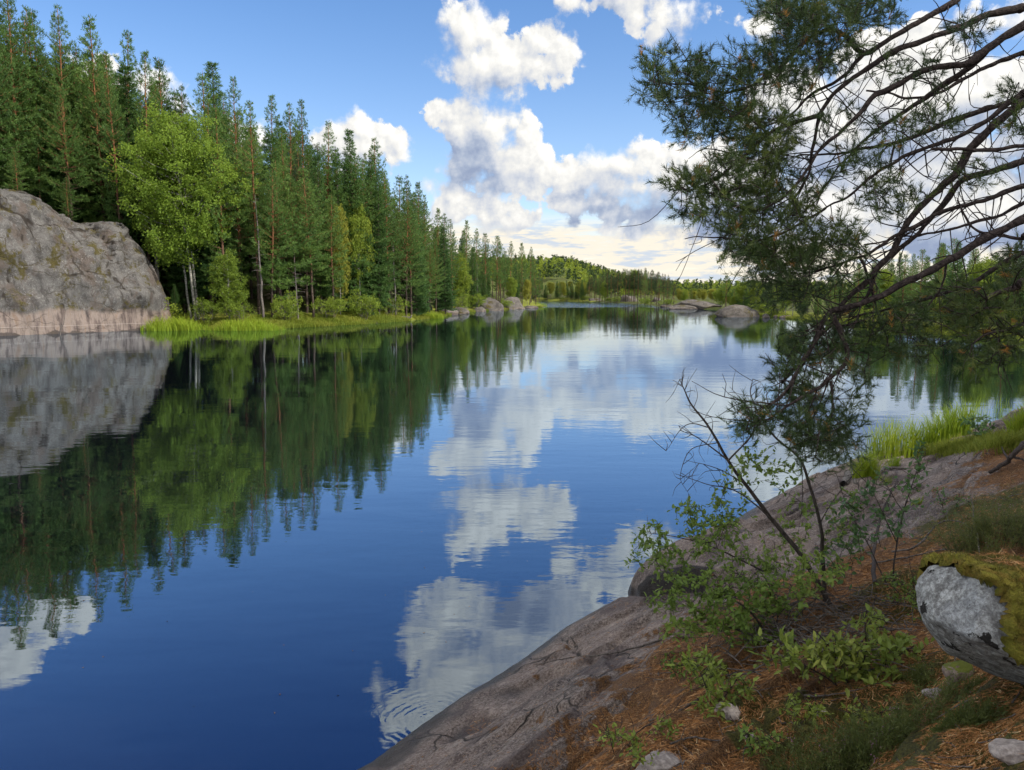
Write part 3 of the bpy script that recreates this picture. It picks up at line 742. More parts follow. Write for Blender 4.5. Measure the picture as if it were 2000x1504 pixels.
# ================================================================== the cliff on the near end of the far shore
def rock_mat(name, base, dark, light, band=None, moss=0.0, s=1.0, joints=True, lichen=False):
    def fn(N):
        p = pos(N); col, h = rock_colour(N, p, base, dark, light, s)
        sp = N.v('ADD', N.v('MULTIPLY', p, (1.0, 1.0, 1.35)), N.v('MULTIPLY', N.noise(p, .8, 3, .5, out=1), (1.3, 1.3, 1.3)))
        hh = h
        z = N.n('ShaderNodeSeparateXYZ', ins={0: p}).outputs[2]
        if lichen:
            br = N.ss(N.noise(N.v('MULTIPLY', p, (1, 1, .6)), .42, 6, .68), .53, .62)
            col = N.mix(N.m('MULTIPLY', br, .65), col, N.mix(N.noise(p, 3.0, 4, .7), (.042, .032, .026), (.14, .105, .088)))
            wl = N.m('MULTIPLY', N.ss(N.noise(p, 7.0, 4, .75), .56, .66), N.ss(N.noise(p, .45, 3), .44, .6))
            col = N.mix(N.m('MULTIPLY', wl, .6), col, (.36, .35, .34))
            dk = N.ss(N.noise(N.v('MULTIPLY', p, (.8, .8, .16)), 1.1, 5, .65), .54, .66)
            col = N.mix(N.m('MULTIPLY', dk, .72), col, (.045, .040, .039))
            col = N.mix(N.ss(attr(N, 'var'), .25, .75, 0, .9), col, (.030, .024, .020))
        if joints:
            e = N.vor(N.v('MULTIPLY', sp, (1, 1, 1.9)), .17, 'DISTANCE_TO_EDGE'); ck = N.ss(e, 0.0, 0.016, 1.0, 0.0)
            e2 = N.vor(sp, .85, 'DISTANCE_TO_EDGE'); ck2 = N.m('MULTIPLY', N.ss(e2, 0.0, 0.03, .8, 0.0), N.ss(N.noise(p, .35, 3), .52, .62))
            ck = N.m('MAXIMUM', N.m('MULTIPLY', ck, N.ss(N.noise(p, .5, 3), .38, .55)), ck2)
            ck = N.m('MULTIPLY', ck, .8); col = N.mix(ck, col, (0.055, 0.043, 0.028)); hh = N.m('SUBTRACT', hh, N.m('MULTIPLY', ck, .5))
        if moss:
            mf = N.ss(N.m('ADD', N.noise(p, .55, 6, .68), N.m('MULTIPLY', N.noise(p, 4.0, 4, .7), .25)), .72 - moss * .1, .80 - moss * .1)
            col = N.mix(mf, col, N.mix(N.noise(p, 6.0, 4), (0.03, 0.028, 0.012), (0.105, 0.085, 0.028)))
        if band:
            zz = N.m('ADD', z, N.m('MULTIPLY', N.m('SUBTRACT', N.noise(N.v('MULTIPLY', p, (.35, .35, .1)), 1.0, 5), .5), 2.2))
            f = N.ss(zz, band, band - .55, 0, .88)
            st = N.noise(N.v('MULTIPLY', p, (1.3, 1.3, .16)), 1.4, 5, .65)
            bc = N.ramp(st, [(.30, (.045, .036, .036)), (.43, (.13, .098, .088)), (.55, (.235, .19, .168)), (.68, (.20, .138, .105))])
            ln = N.ss(N.m('ABSOLUTE', N.m('SUBTRACT', z, band * .30)), .04, .0, 0, .35)
            bc = N.mix(ln, bc, (.55, .48, .44))
            bc = N.mix(N.ss(zz, .18, .05), bc, (.07, .055, .05))
            col = N.mix(f, col, bc)
        return principled(N, col, .9, bump(N, hh, 1.0, .16 / s), .2)
    return material(name, fn)
M['cliff'] = rock_mat('weathered granite cliff', (0.108, 0.102, 0.098), (0.045, 0.041, 0.039), (0.20, 0.193, 0.188), 2.5, .5, .9, True, True)
M['shore_rock'] = rock_mat('shore granite', (0.100, 0.088, 0.080), (0.040, 0.035, 0.031), (0.19, 0.172, 0.16), .45, .6, 1.6)
def cliff_mesh():
    ns, nt = 230, 130
    S = np.linspace(-2.6, 44, ns) ; S = np.where(S < 18, S, 18 + (S - 18)); t = np.linspace(0, 1, nt)
    SS, T = np.meshgrid(S, t); Ht = np.interp(SS, CLS, CLH)
    D = 7.0; nn = T * (D + 6) - .6
    f = np.clip((nn + .6) / (D), 0, 1); prof = 1 - (1 - f) ** 2.9
    Z = -0.7 + (Ht + .7) * prof
    cap = np.clip(nn - (D - .6), 0, None); Z = Z - cap * .30
    P = np.stack([CL0[0] + SS * CLT[0] + nn * CLN[0], CL0[1] + SS * CLT[1] + nn * CLN[1], Z], -1).reshape(-1, 3)
    out = np.array([-CLN[0], -CLN[1], .45]); out = out / np.linalg.norm(out)
    q = P * [1, 1, 1.2]
    big = fbm(q * .16 + 3, 3) * 2.6; med = fbm(q * .55 + 8, 4) * .9
    # sheeting joints: broken slabs one on another
    dg = np.stack([SS.ravel() * .5 + Z.ravel() * .35, nn.ravel() * .3, Z.ravel() * .5 - SS.ravel() * .18], 1)
    k = fbm(dg * .42 + 21, 3) * 9; step = (np.floor(k) + sstep(k - np.floor(k), .86, 1)) * .62
    k2 = fbm(dg * 1.3 + 40, 3) * 8; st2 = (np.floor(k2) + sstep(k2 - np.floor(k2), .8, 1)) * .24
    gv = np.random.RandomState(15); UV = np.stack([SS.ravel() + .45 * Z.ravel(), Z.ravel() * .9 - .35 * SS.ravel()], 1) + 1.1 * np.stack([fbm(q * .5 + 60, 3), fbm(q * .5 + 70, 3)], 1)
    blk = np.zeros(len(P)); crk = np.zeros(len(P))
    for cnt, amp, tilt in ((46, .36, .14), (170, .16, .14)):
        C = np.stack([gv.uniform(-4, 50, cnt), gv.uniform(-16, 16, cnt)], 1); dd = np.sqrt(((UV[:, None] - C[None]) ** 2).sum(2)); near = np.argmin(dd, 1); so = np.partition(dd, 1, axis=1); blk -= (.22 if cnt < 100 else .12) * np.exp(-(so[:, 1] - so[:, 0]) / .16); crk = np.maximum(crk, np.exp(-((so[:, 1] - so[:, 0]) / (.17 if cnt < 100 else .09)) ** 2) * (1 if cnt < 100 else .7) * sstep(fbm(q * .35 + cnt, 3), -.12, .02))
        blk += gv.uniform(-amp, amp, cnt)[near] + ((UV - C[near]) * gv.uniform(-tilt, tilt, (cnt, 2))[near]).sum(1)
    # undercut notches just above the bleached foot
    zz = P[:, 2]; nt_ = np.exp(-((zz - 1.55 - .08 * SS.ravel()) / .13) ** 2) * sstep(SS.ravel(), 5.5, 6.2) * sstep(SS.ravel(), 9.3, 8.7) * .5
    low = sstep(zz, 1.7, 2.6) * .7 + .30
    env = sstep(SS.ravel(), -2.6, .5)
    P = P + out * ((big * .4 + med * .25 + step * .5 + st2 * .4 + blk + .6) * low * env - nt_ )[:, None]
    i = (np.arange(nt - 1)[:, None] * ns + np.arange(ns - 1)[None]).ravel()
    mb = MB(); mb.add(P, None, np.stack([i, i + ns, i + ns + 1, i + 1], 1), crk * sstep(zz, 1.2, 2.4)); return mb
cliff_mesh().build('cliff', M['cliff'], smooth=True, label='tall rounded grey granite cliff with a bleached pink foot in the water', category='cliff')

import bmesh
_ICO = {}
def ico(n):
    if n not in _ICO:
        bm = bmesh.new(); bmesh.ops.create_icosphere(bm, subdivisions=n, radius=1); bm.verts.ensure_lookup_table()
        _ICO[n] = (np.array([v.co[:] for v in bm.verts]), np.array([[v.index for v in f.verts] for f in bm.faces])); bm.free()
    return _ICO[n]
def rock_mb(size, seed, sub=4, rough=.30, facets=7, fscale=1.0):
    V, F = ico(sub); g = np.random.RandomState(seed); P = V.copy()
    for k in range(facets):
        d = unit(g.normal(size=3)); c = g.uniform(.62, .9); h = P @ d; P = P - np.maximum(h - c, 0)[:, None] * d * .85
    P = P * (1 + rough * fbm(V * 1.1 * fscale + seed * 3.1, 3)[:, None] + rough * .35 * fbm(V * 4.5 + seed, 3)[:, None])
    mb = MB(); mb.add(P * np.array(size), F); return mb
def rock(name, loc, size, seed, mat, label, category='rock', rz=0.0, group=None, sub=4, **k):
    o = rock_mb(size, seed, sub, **k).build(name, mat, smooth=True); o.location = loc; o.rotation_euler = (0, 0, rz)
    return tag(o, label, category, group)
# ---- granite boulders along the far end of the bank: (px, waterline py, width px, height px, label)
for k, (px, py, w, h, back, lb) in enumerate([
    (838,616,34,34,2.2,'pale steep granite boulder at the end of the grass bank'),
    (874,615,54,28,1.0,'low flat-topped granite boulder with a dark overhang by the water'),
    (900,613,44,24,0.2,'sloping granite slab sliding into the lake beside the flat-topped boulder'),
    (917,610,26,34,6,'small upright grey boulder half hidden by bushes'),
    (940,609,30,18,1,'dark low boulder between a bush and the big sloping slab'),
    (968,607,60,44,2,'big pale sloping granite slab with bushes on both sides'),
    (1008,604,66,40,3,'wide grey rock face at the tip of the wooded shore'),
    (1040,602,34,12,1,'low rocky toe at the very end of the wooded shore')]):
    b = at_z(px, py); d = b.y; b = b + Vector((-.3, .9, 0)) * back; sx = w / FPX * d * .45; sz = h / FPX * d * .62
    rock('boulder', (b.x, b.y, -sz * .15), (sx * 1.15, sx * 1.0, sz * 1.15), 340 + k, M['shore_rock'], lb, 'boulder', rz=.2 * k, facets=14, rough=.4)

# ================================================================== forest on the far bank
SKY_L = [(-60,-60),(7,-30),(60,14),(72,23),(105,7),(144,93),(180,33),(223,58),(263,102),(314,114),(342,163),(356,168),(400,137),(428,123),(454,151),(490,200),(519,184),(561,202),(586,200),(626,240),(659,284),(686,254),(733,268),(781,340),(796,343),(813,356),(829,381),(853,406),(866,416),(882,429),(907,429),(927,446),(949,453),(969,458),(979,466),(997,471),(1020,474),(1035,482),(1047,499)]
_lx = np.array([p[0] for p in SKY_L]); _ly = np.array([p[1] for p in SKY_L])
_sx = np.array([p[0] for p in SHORE_LEFT])[::-1]; _sy = np.array([at_z(*p).y for p in SHORE_LEFT])[::-1]
def shore_y(px): return float(np.interp(px, _sx, _sy))
rg = random.Random(21)
GRP = 'trees of the forest across the water'
def zone(px):
    return ('on top of the granite cliff' if px < 170 else 'behind the round bright aspen' if px < 500 else
            'above the middle of the grass bank' if px < 800 else 'on the shore lined with pale boulders')
placed = []
def far_enough(p, r): return all((p.x - q[0]) ** 2 + (p.y - q[1]) ** 2 > r * r for q in placed)
UNIQ = {60:'tall pine, second from the frame edge above the cliff', 105:'tallest dark pine over the granite cliff, with a long narrow tip', 180:'tall slender pine with orange trunk and tufted open top, beside a cloud gap',
        223:'pine with pointed top just beside the tall tufted one', 314:'broad-topped pine against a scrap of white cloud', 400:'pine with narrow twin-like top behind the bright aspen', 428:'pointed dark pine that is the tallest behind the bright aspen',
        519:'sharp-tipped pine standing clear in a dip of the skyline', 586:'pine with two stubby leaders beyond the sharp-tipped pine', 686:'full regular pine against the small white cloud', 733:'thin-topped pine with sparse branches against the small white cloud',
        907:'pine with a bare orange trunk above the flat-topped boulder', 1020:'spruce-dark pine near the tip of the wooded shore', 1035:'airy pine with see-through crown at the tip of the wooded shore'}
for (px, py) in SKY_L:
    off = rg.uniform(13, 22) if px < 330 else rg.uniform(7, 20)
    Y = shore_y(px) + off
    p, h = by_top(px, py, Y)
    key = rg.choice(['tall0', 'tall1', 'tall2', 'pine0', 'pine2']) if px not in (428, 686, 659, 879) else rg.choice(['pine1', 'spruce0'])
    nm = PROTO[key][0]; kd = 'pine' if 'pine' in nm else 'spruce'
    lb = UNIQ.get(px) or 'dark %s with its tip on the skyline %s' % (kd, zone(px))
    plant(key, p, h, lb, 'tree', None if px in UNIQ else 'skyline trees ' + zone(px), rg.uniform(0, 6.28), rg.uniform(.85, 1.1) * (18 / max(h, 10)) ** .15); placed.append((p.x, p.y))
# the aspen and some single trees of the front row
def special(px, py, off, key, lb, wide=1.0, cat='tree', rz=None):
    p, h = by_top(px, py, shore_y(px) + off); plant(key, p, h, lb, cat, None, rg.uniform(0, 6.28) if rz is None else rz, wide); placed.append((p.x, p.y))
special(368, 203, 5.5, 'aspen', 'large round bright green aspen with pale twin trunks beside the cliff', 1.0, rz=1.0)
special(445, 490, 4.0, 'birch1', 'low rounded yellow-green birch at the foot of the aspen', 1.1)
special(521, 330, 5.0, 'pine1', 'front-row pine with drooping lower boughs, first beyond the aspen', 1.05)
special(604, 322, 5.0, 'pine2', 'front-row pine with layered flat boughs and a reddish trunk', 1.1)
special(660, 392, 7.0, 'yellow0', 'slim yellowing birch between two front-row pines', .42)
special(700, 395, 7.0, 'birch2', 'pale green drooping birch before the dark spruce', .5)
special(735, 330, 6.0, 'spruce1', 'dense dark spruce with a ragged columnar outline', .75)
special(660, 305, 10.0, 'spruce2', 'dark narrow spruce standing behind the yellowing birch', .8)
special(800, 400, 6.0, 'pine0', 'wide bushy pine leaning out above the end of the grass bank', 1.3)
special(850, 470, 7.0, 'pine1', 'blue-green bushy pine just beyond the grass bank', 1.2)
special(1000, 540, 5.0, 'birch0', 'small fresh green birch above the wide rock face', .9)
special(1030, 545, 5.0, 'yellow1', 'thin yellow-green birch at the tip of the wooded shore', .7)
special(30, 290, 9.0, 'pine2', 'gnarled pine with pale green boughs leaning over the cliff top', 1.3)
special(130, 345, 10.5, 'pine1', 'small pine with spreading pale boughs on the cliff shoulder', 1.5)
special(340, 555, 2.6, 'spruce0', 'small young spruce at the foot of the aspen', 1.5)
for k, (px, py, off, lb) in enumerate([(470,592,3,'leafy shrub on the bank before the layered pine'),(560,575,3,'grey-green shrub under the first front-row pine'),(640,582,3.5,'rounded shrub behind the grass bank centre'),(705,572,3.5,'yellow-green shrub below the drooping birch'),
                               (765,580,4,'shrub under the ragged spruce'),(905,578,3,'bright green bush beside the small upright boulder'),(925,575,5,'bush crowding the dark low boulder'),(985,585,3,'bush between the sloping slab and the wide rock face'),(400,585,2.5,'low shrub between the two sedge clumps'),(310,590,2.5,'low dark shrub against the end of the cliff')]):
    p, h = by_top(px, py, shore_y(px) + off); plant('shrub%d' % (k % 2), p, max(h, .8), lb, 'shrub', None, k * 1.3, rg.uniform(.8, 1.2) * .9)
n = 0
for tries in range(2600):
    if n >= 215: break
    px = rg.uniform(-170, 1055); off = rg.uniform(5, 46) if px > 330 else rg.uniform(12.5, 52)
    Y = shore_y(max(px, 0)) + off - (0 if px > 0 else -px * .03)
    sk = np.interp(px, _lx, _ly); base = 4 * 0
    front = off < (11 if px > 330 else 17)
    py = sk + (rg.uniform(40, 190) if front else rg.uniform(40, 135)) * (1 - .55 * sstep(px, 300, 1000))
    p, h = by_top(px, py, Y)
    if h < 5 or h > 27 or not far_enough(p, 1.9 if front else 2.5): continue
    r = rg.random()
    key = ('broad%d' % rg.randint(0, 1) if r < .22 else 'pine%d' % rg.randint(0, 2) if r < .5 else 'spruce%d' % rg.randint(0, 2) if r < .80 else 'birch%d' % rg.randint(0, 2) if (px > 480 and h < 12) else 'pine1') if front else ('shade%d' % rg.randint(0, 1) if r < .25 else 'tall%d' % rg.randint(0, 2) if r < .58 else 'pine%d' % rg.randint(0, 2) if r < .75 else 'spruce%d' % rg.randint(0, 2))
    kd = stem_of(key); kd = {'broad': 'spreading young pine', 'shade': 'dark shaded pine', 'tall': 'tall bare-stemmed pine', 'pine': 'full-crowned pine', 'spruce': 'conical dark spruce', 'birch': 'light green birch'}[kd]
    row = 'in the front row' if front else 'deeper in the wood'
    plant(key, p, h, '%s %s %s' % (kd, row, zone(px)), 'tree', '%ss %s %s' % (kd, row, zone(px)), rg.uniform(0, 6.28), rg.uniform(.7, 1.35) * (1.2 if front and h < 10 else 1)); placed.append((p.x, p.y)); n += 1

for k in range(18):
    px = -20 + k * 19; off = rg.uniform(15, 34); p, h = by_top(px, float(np.interp(px, _lx, _ly)) + rg.uniform(40, 110), shore_y(max(px, 0)) + off)
    plant(['pine2', 'spruce0', 'pine0'][k % 3], p, max(h, 8), 'conifer with low boughs filling the gaps behind the granite cliff', 'tree', 'gap filling conifers behind the cliff', k * 1.7, 1.3)
def dead_tree(px, py, off, seed, lb):
    g = np.random.RandomState(seed); p, h = by_top(px, py, shore_y(px) + off); mb = MB(); n = 10; z = np.linspace(-.5, h, n)
    tp = np.stack([np.cumsum(g.normal(0, .07, n)), np.cumsum(g.normal(0, .05, n)), z], 1); tube(mb, tp, .012 * h * np.clip(1 - z / h, .06, 1) ** .8, 6)
    for k in range(26):
        t = g.uniform(.25, .97); b = np.array([np.interp(t * h, z, tp[:, c]) for c in range(3)]); a = g.uniform(0, 6.28); l = (1.1 - t) * g.uniform(.5, 1.9) + .2
        tube(mb, catmull([b, b + np.array([math.cos(a), math.sin(a), .1]) * l * .6, b + np.array([math.cos(a), math.sin(a), -.05]) * l], 3), np.linspace(.028, .008, 7), 3, cap=False)
    o = mb.build('dead_tree', M['twig_grey'], smooth=True); o.location = p; tag(o, lb, 'dead tree')
dead_tree(292, 250, 8, 1, 'bare grey dead tree beside the bright aspen')
dead_tree(505, 380, 4.5, 2, 'slender bare dead trunk in front of the spruces by the layered pine')
dead_tree(575, 480, 3.5, 3, 'short grey dead snag with twiggy branches above the bank')
dead_tree(770, 470, 4, 4, 'thin dead trunk beside the ragged columnar spruce')
dead_tree(930, 510, 5, 5, 'small dead pine among the trees above the sloping slab')
# ---- grass bank and sedge clumps
M['bank_grass'] = foliage_mat('bank grass', (0.07, 0.12, 0.015), (0.155, 0.205, 0.02), (0.29, 0.28, 0.05), .4)
M['sedge'] = foliage_mat('sedge', (0.10, 0.19, 0.012), (0.20, 0.30, 0.018), (0.34, 0.38, 0.04), .4)
def bank_grass():
    g = np.random.RandomState(5); P = []
    px = g.uniform(262, 1060, 60000); k = g.uniform(0, 1, 60000) ** 1.3
    for a, b in zip(px, k):
        w = np.interp(a, [262, 330, 540, 700, 800, 868, 900, 1060], [1, 3, 6, 8, 8, 5, .8, .8]); P.append((a, b * w))
    P = np.array(P); ly = np.interp(P[:, 0], [p[0] for p in SHORE_LEFT[::-1]], [p[1] for p in SHORE_LEFT[::-1]])
    v = (752 - ly) / FPX; u = (P[:, 0] - 1000) / FPX; t = CAMH / -(-SP + v * CP)
    x = u * t - .45 * P[:, 1]; y = (CP + v * SP) * t + .9 * P[:, 1]
    z = height(x, y); ok = (z > -.15) & (fbm(xy0(x, y, .35), 3) > -.13); x, y, z = x[ok], y[ok], z[ok]
    mb = MB(); n = len(x)
    grassblades(mb, np.stack([x, y, z - .05], 1), g.uniform(.22, .55, n), .05, .5, np.clip(vnoise(np.stack([x * .6, y * .6, 0 * x], 1)) * .8 + g.uniform(-.1, .3, n), 0, 1), g)
    mb.build('grass', M['bank_grass'], kind='stuff', label='bright yellow-green grass along the far bank')
bank_grass()
def sedge(px, py, wpx, hpx, lb, n=900, seed=1, mat='sedge'):
    g = np.random.RandomState(seed); c = at_z(px, py); W = wpx / FPX * c.y / 2; h = hpx / FPX * c.y
    th = g.uniform(0, 6.28, n); r = np.sqrt(g.rand(n)) * (1 + .25 * np.sin(3 * th + seed) + .15 * np.sin(7 * th)); mb = MB()
    hv = (1 - .45 * r ** 2) * (.75 + .7 * vnoise(np.stack([np.cos(th) * r * 4 + seed * 5, np.sin(th) * r * 4, 0 * r], 1)))
    b = np.stack([np.cos(th) * r * W, np.sin(th) * r * W * .5, 0 * r - .1], 1)
    grassblades(mb, b, h * hv * g.uniform(.6, 1.15, n) + .1, .04, .30, np.clip(g.rand(n) * .6 + .4 * hv - .1, 0, 1), g)
    o = mb.build('sedge_clump', M[mat]); o.location = c; return tag(o, lb, 'sedge')
sedge(336, 645, 120, 27, 'tall sedge clump in the water next to the cliff', 1300, 1)
sedge(482, 645, 122, 24, 'tall sedge clump in the water before the front-row pines', 1300, 2)
sedge(845, 622, 40, 14, 'small sedge tuft at the far end of the grass bank', 500, 3)
sedge(1053, 599, 34, 9, 'low sedge at the waterside tip of the wooded shore', 400, 4)
# ---- drowned branch in front of the cliff, driftwood on the bank
mb = MB(); a = at_z(118, 655)
tube(mb, catmull([a + Vector((0, 0, -.3)), a + Vector((.02, 0, .5)), a + Vector((.28, .1, 1.0)), a + Vector((.42, .2, 1.75))], 4), np.linspace(.06, .02, 13), 6)
tube(mb, [a + Vector((.15, .05, .7)), a + Vector((-.25, .2, 1.1))], [.03, .01], 5)
mb.build('dead_branch', M['twig_grey'], smooth=True, label='thin pale dead branch sticking out of the lake before the cliff', category='branch')
mb = MB(); a = at_z(784, 626) + Vector((-.3, .6, .25))
tube(mb, catmull([a + Vector((-2, .2, -.1)), a, a + Vector((1.4, -.1, .1)), a + Vector((1.7, -.2, .5))], 4), np.linspace(.2, .1, 13), 7)
tube(mb, catmull([a + Vector((-1.2, .5, 0)), a + Vector((.3, .3, .25)), a + Vector((1.5, .3, .2))], 4), np.linspace(.14, .06, 9), 6)
M['drift'] = bark_mat('weathered driftwood', (0.16, 0.14, 0.125), (0.24, 0.22, 0.20), 0, 4, (9, 9, 9))
mb.build('driftwood', M['drift'], smooth=True, label='dark driftwood log stranded on the grass bank', category='log')

# ================================================================== far shore and bay shore
_fx = np.array([p[0] for p in SHORE_FAR])[::-1]; _fy = np.array([at_z(*p).y for p in SHORE_FAR])[::-1]
def fshore(px): return float(np.interp(px, _fx, _fy))
placed = []
# the stand of tall pines on the far point
FAR_SKY = [(1030,540),(1060,545),(1100,548),(1130,545),(1150,541),(1168,533),(1182,528),(1195,524),(1210,526),(1225,522),(1242,525),(1261,522),(1275,526),(1288,530),(1300,535),(1312,541),(1318,551),(1330,563),(1360,562),(1390,563),(1403,562),(1420,546),(1438,556),(1456,548),(1480,546),(1520,545),(1560,540),(1620,526),(1700,505),(1760,490),(1794,483),(1830,472),(1867,465),(1900,472),(1940,484),(1995,498),(2060,490),(2200,480)]
_kx = np.array([p[0] for p in FAR_SKY]); _ky = np.array([p[1] for p in FAR_SKY])
def fzone(px): return ('at the head of the lake' if px < 1150 else 'on the dark far point' if px < 1322 else 'in the sunny gap beyond the bare rocks' if px < 1402 else 'beyond the whaleback rock' if px < 1560 else 'on the bay shore behind the hanging boughs')
n = 0; quota = [40, 78, 26, 40, 62]; ranges = [(1035, 1150), (1150, 1322), (1322, 1402), (1402, 1560), (1560, 2090)]
for tries in range(9000):
    zi = tries % 5
    if quota[zi] <= 0: continue
    px = rg.uniform(*ranges[zi]); z_ = fzone(px); near = px > 1560
    off = rg.uniform(2.5, 34) if near else rg.uniform(2, 34) if px < 1322 or px > 1402 else rg.uniform(60, 140)
    Y = fshore(min(px, 2000)) + off; sk = float(np.interp(px, _kx, _ky))
    py = sk + (abs(rg.gauss(0, 16 if near else 6)) if rg.random() < .8 else rg.uniform(0, 60 if near else 22))
    p, h = by_top(px, py, Y)
    if h < 3.0 or h > 19 or not far_enough(p, 2.4 if near else 1.7): continue
    r = rg.random()
    if 1322 < px < 1402: key = 'yellow%d' % rg.randint(0, 1) if r < .6 else 'birch%d' % rg.randint(0, 2) if r < .8 else 'pine1'
    elif px < 1150: key = 'birch%d' % rg.randint(0, 2) if r < .3 else 'yellow0' if r < .42 else 'pine%d' % rg.randint(0, 2) if r < .8 else 'spruce1'
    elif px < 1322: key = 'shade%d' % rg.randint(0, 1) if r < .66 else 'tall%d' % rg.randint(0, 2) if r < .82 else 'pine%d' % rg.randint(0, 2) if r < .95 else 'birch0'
    else: key = 'pine%d' % rg.randint(0, 2) if r < .62 else 'spruce%d' % rg.randint(0, 2) if r < .88 or h > 7 else 'birch%d' % rg.randint(0, 2)
    kd = {'shade': 'dark tall pine', 'tall': 'tall bare-stemmed pine', 'pine': 'full-crowned pine', 'spruce': 'conical spruce', 'birch': 'light green birch', 'yellow': 'yellowing birch'}[stem_of(key)]
    plant(key, p, h, '%s %s' % (kd, z_), 'tree', '%ss %s' % (kd, z_), rg.uniform(0, 6.28), rg.uniform(.9, 1.25) * (1.2 if h < 8 else 1)); placed.append((p.x, p.y)); quota[zi] -= 1
def fspecial(px, py, off, key, lb, wide=1.0, cat='tree'):
    p, h = by_top(px, py, fshore(px) + off); plant(key, p, h, lb, cat, None, px, wide)
fspecial(1420, 536, 5, 'tall1', 'lone flat-topped pine standing above the bare rocks', 1.5)
fspecial(1456, 539, 12, 'pine0', 'pine with a rusty tip behind the whaleback rock', 1.1)
fspecial(1431, 578, 3, 'birch0', 'small pale green birch between the two bare rocks', .9)
fspecial(1182, 548, 3, 'birch1', 'bright green birch at the edge of the dark far point', .8)
fspecial(1867, 463, 22, 'pine2', 'tallest pine of the bay shore behind the hanging boughs', 1.2)
for k, (px, py, off, lb) in enumerate([(1190,582,2,'low green bush under the tall far pines'),(1262,581,2.5,'dark bush below the end of the far stand'),(1300,584,3,'small bush by the low grey rocks of the far point'),(1095,580,3,'bush at the head of the lake'),(1143,578,3,'light bush on the far shore'),(1205,580,3,'low bush beside the far grey outcrop'),(1490,590,4,'round bush beyond the small shore stones'),(1515,596,3,'bush on the grass behind the flat shore stones'),(1700,600,5,'wide green bush on the bay shore'),(1850,580,5,'green bush at the bay shore seen under the boughs'),(1960,600,4,'bush at the bay shore near the frame edge')]):
    p, h = by_top(px, py, fshore(px) + off); plant('shrub%d' % (k % 2), p, max(h, 1), lb, 'shrub', None, k, 1.2)
# woods far behind, one mass
def far_forest():
    g = np.random.RandomState(9); mbd = MB(); mby = MB()
    P = []
    while len(P) < 4300:
        x, y = (g.uniform(-120, 640), g.uniform(440, 980)) if len(P) < 2500 else (g.normal(58, 65), g.uniform(362, 800))
        if sdist([x], [y])[0] > 28: P.append((x, y))
    P = np.array(P); Z = height(P[:, 0], P[:, 1]); yel = (vnoise(np.stack([P[:, 0] * .012, P[:, 1] * .012, 0 * Z + 4], 1)) + g.normal(0, .18, len(P))) > .70
    for (x, y), z, yl in zip(P, Z, yel):
        h = g.uniform(5, 9.5); m = 46; t = g.uniform(.12, 1, m) ** .8; a = g.uniform(0, 6.28, m)
        r = (1.6 * np.sin(np.pi * np.clip(t * .85 + .1, 0, 1)) if yl else 1.35 * (1 - t) + .12) * g.uniform(.5, 1.1, m)
        b = np.stack([x + np.cos(a) * r * .6, y + np.sin(a) * r * .6, z + t * h], 1)
        d = np.stack([np.cos(a), np.sin(a), .5 + 0 * a], 1) + g.normal(0, .3, (m, 3))
        blades(mby if yl else mbd, b, d, g.uniform(.8, 1.5, m), .8, np.clip(g.rand() * .5 + g.rand(m) * .5, 0, 1), g)
    V = MB(); 
    V.v = mbd.v + mby.v; V.a = mbd.a + mby.a; V.n = mbd.n + mby.n
    V.f3 = mbd.f3 + [f + mbd.n for f in mby.f3]; V.m3 = mbd.m3 + [m + 1 for m in mby.m3]
    V.build('forest', [M['dark_needles'], M['birch_leaves']], kind='stuff', label='distant mixed woods on the low hill')
far_forest()
# ---- bare rocks
def frock(px, py, w, h, back, lb, seed, name='rock', flat=1.0):
    b = at_z(px, py); d = b.y; b = Vector((b.x, b.y + back, 0)); sx = w / FPX * d * .55; sz = h / FPX * d
    rock(name, (b.x, b.y, sz * .05), (sx, sx * .7, sz * .85), seed, M['shore_rock'], lb, 'rock', rough=.42, facets=13)
frock(1446, 619, 80, 25, 1.5, 'smooth whaleback granite rock rising from the water', 401)
frock(1372, 604, 88, 21, 4, 'long rugged grey rock island behind the whaleback', 402)
frock(1335, 604, 60, 9, 2, 'low dark ledge running from the rugged rock', 403)
frock(1308, 600, 30, 7, 2, 'lowest flat skerry at the tip of the dark ledge', 404)
frock(1497, 621, 15, 9, .4, 'small round stone beside the whaleback rock', 405)
frock(1535, 621, 22, 7, .3, 'flat pale stone on the grassy waterside', 406)
frock(1517, 620, 9, 5, .3, 'tiny stone between two paler shore stones', 407)
frock(1523, 610, 40, 18, 6, 'blocky grey boulder among bushes behind the shore stones', 408)
frock(1230, 591, 42, 17, 4, 'broken grey outcrop under the dark far pines', 409)
frock(1163, 590, 24, 12, 4, 'grey hump on the far shore beside the light bush', 410)
frock(1290, 592, 30, 12, 6, 'low grey rocks under the end of the dark far stand', 411)
frock(1745, 628, 60, 16, 5, 'flat grey rock on the bay shore behind the boughs', 412)
frock(1886, 652, 34, 12, .5, 'pale stone at the waterline of the bay', 413)
frock(1922, 600, 34, 16, 16, 'grey rock among the trees of the bay shore', 414)
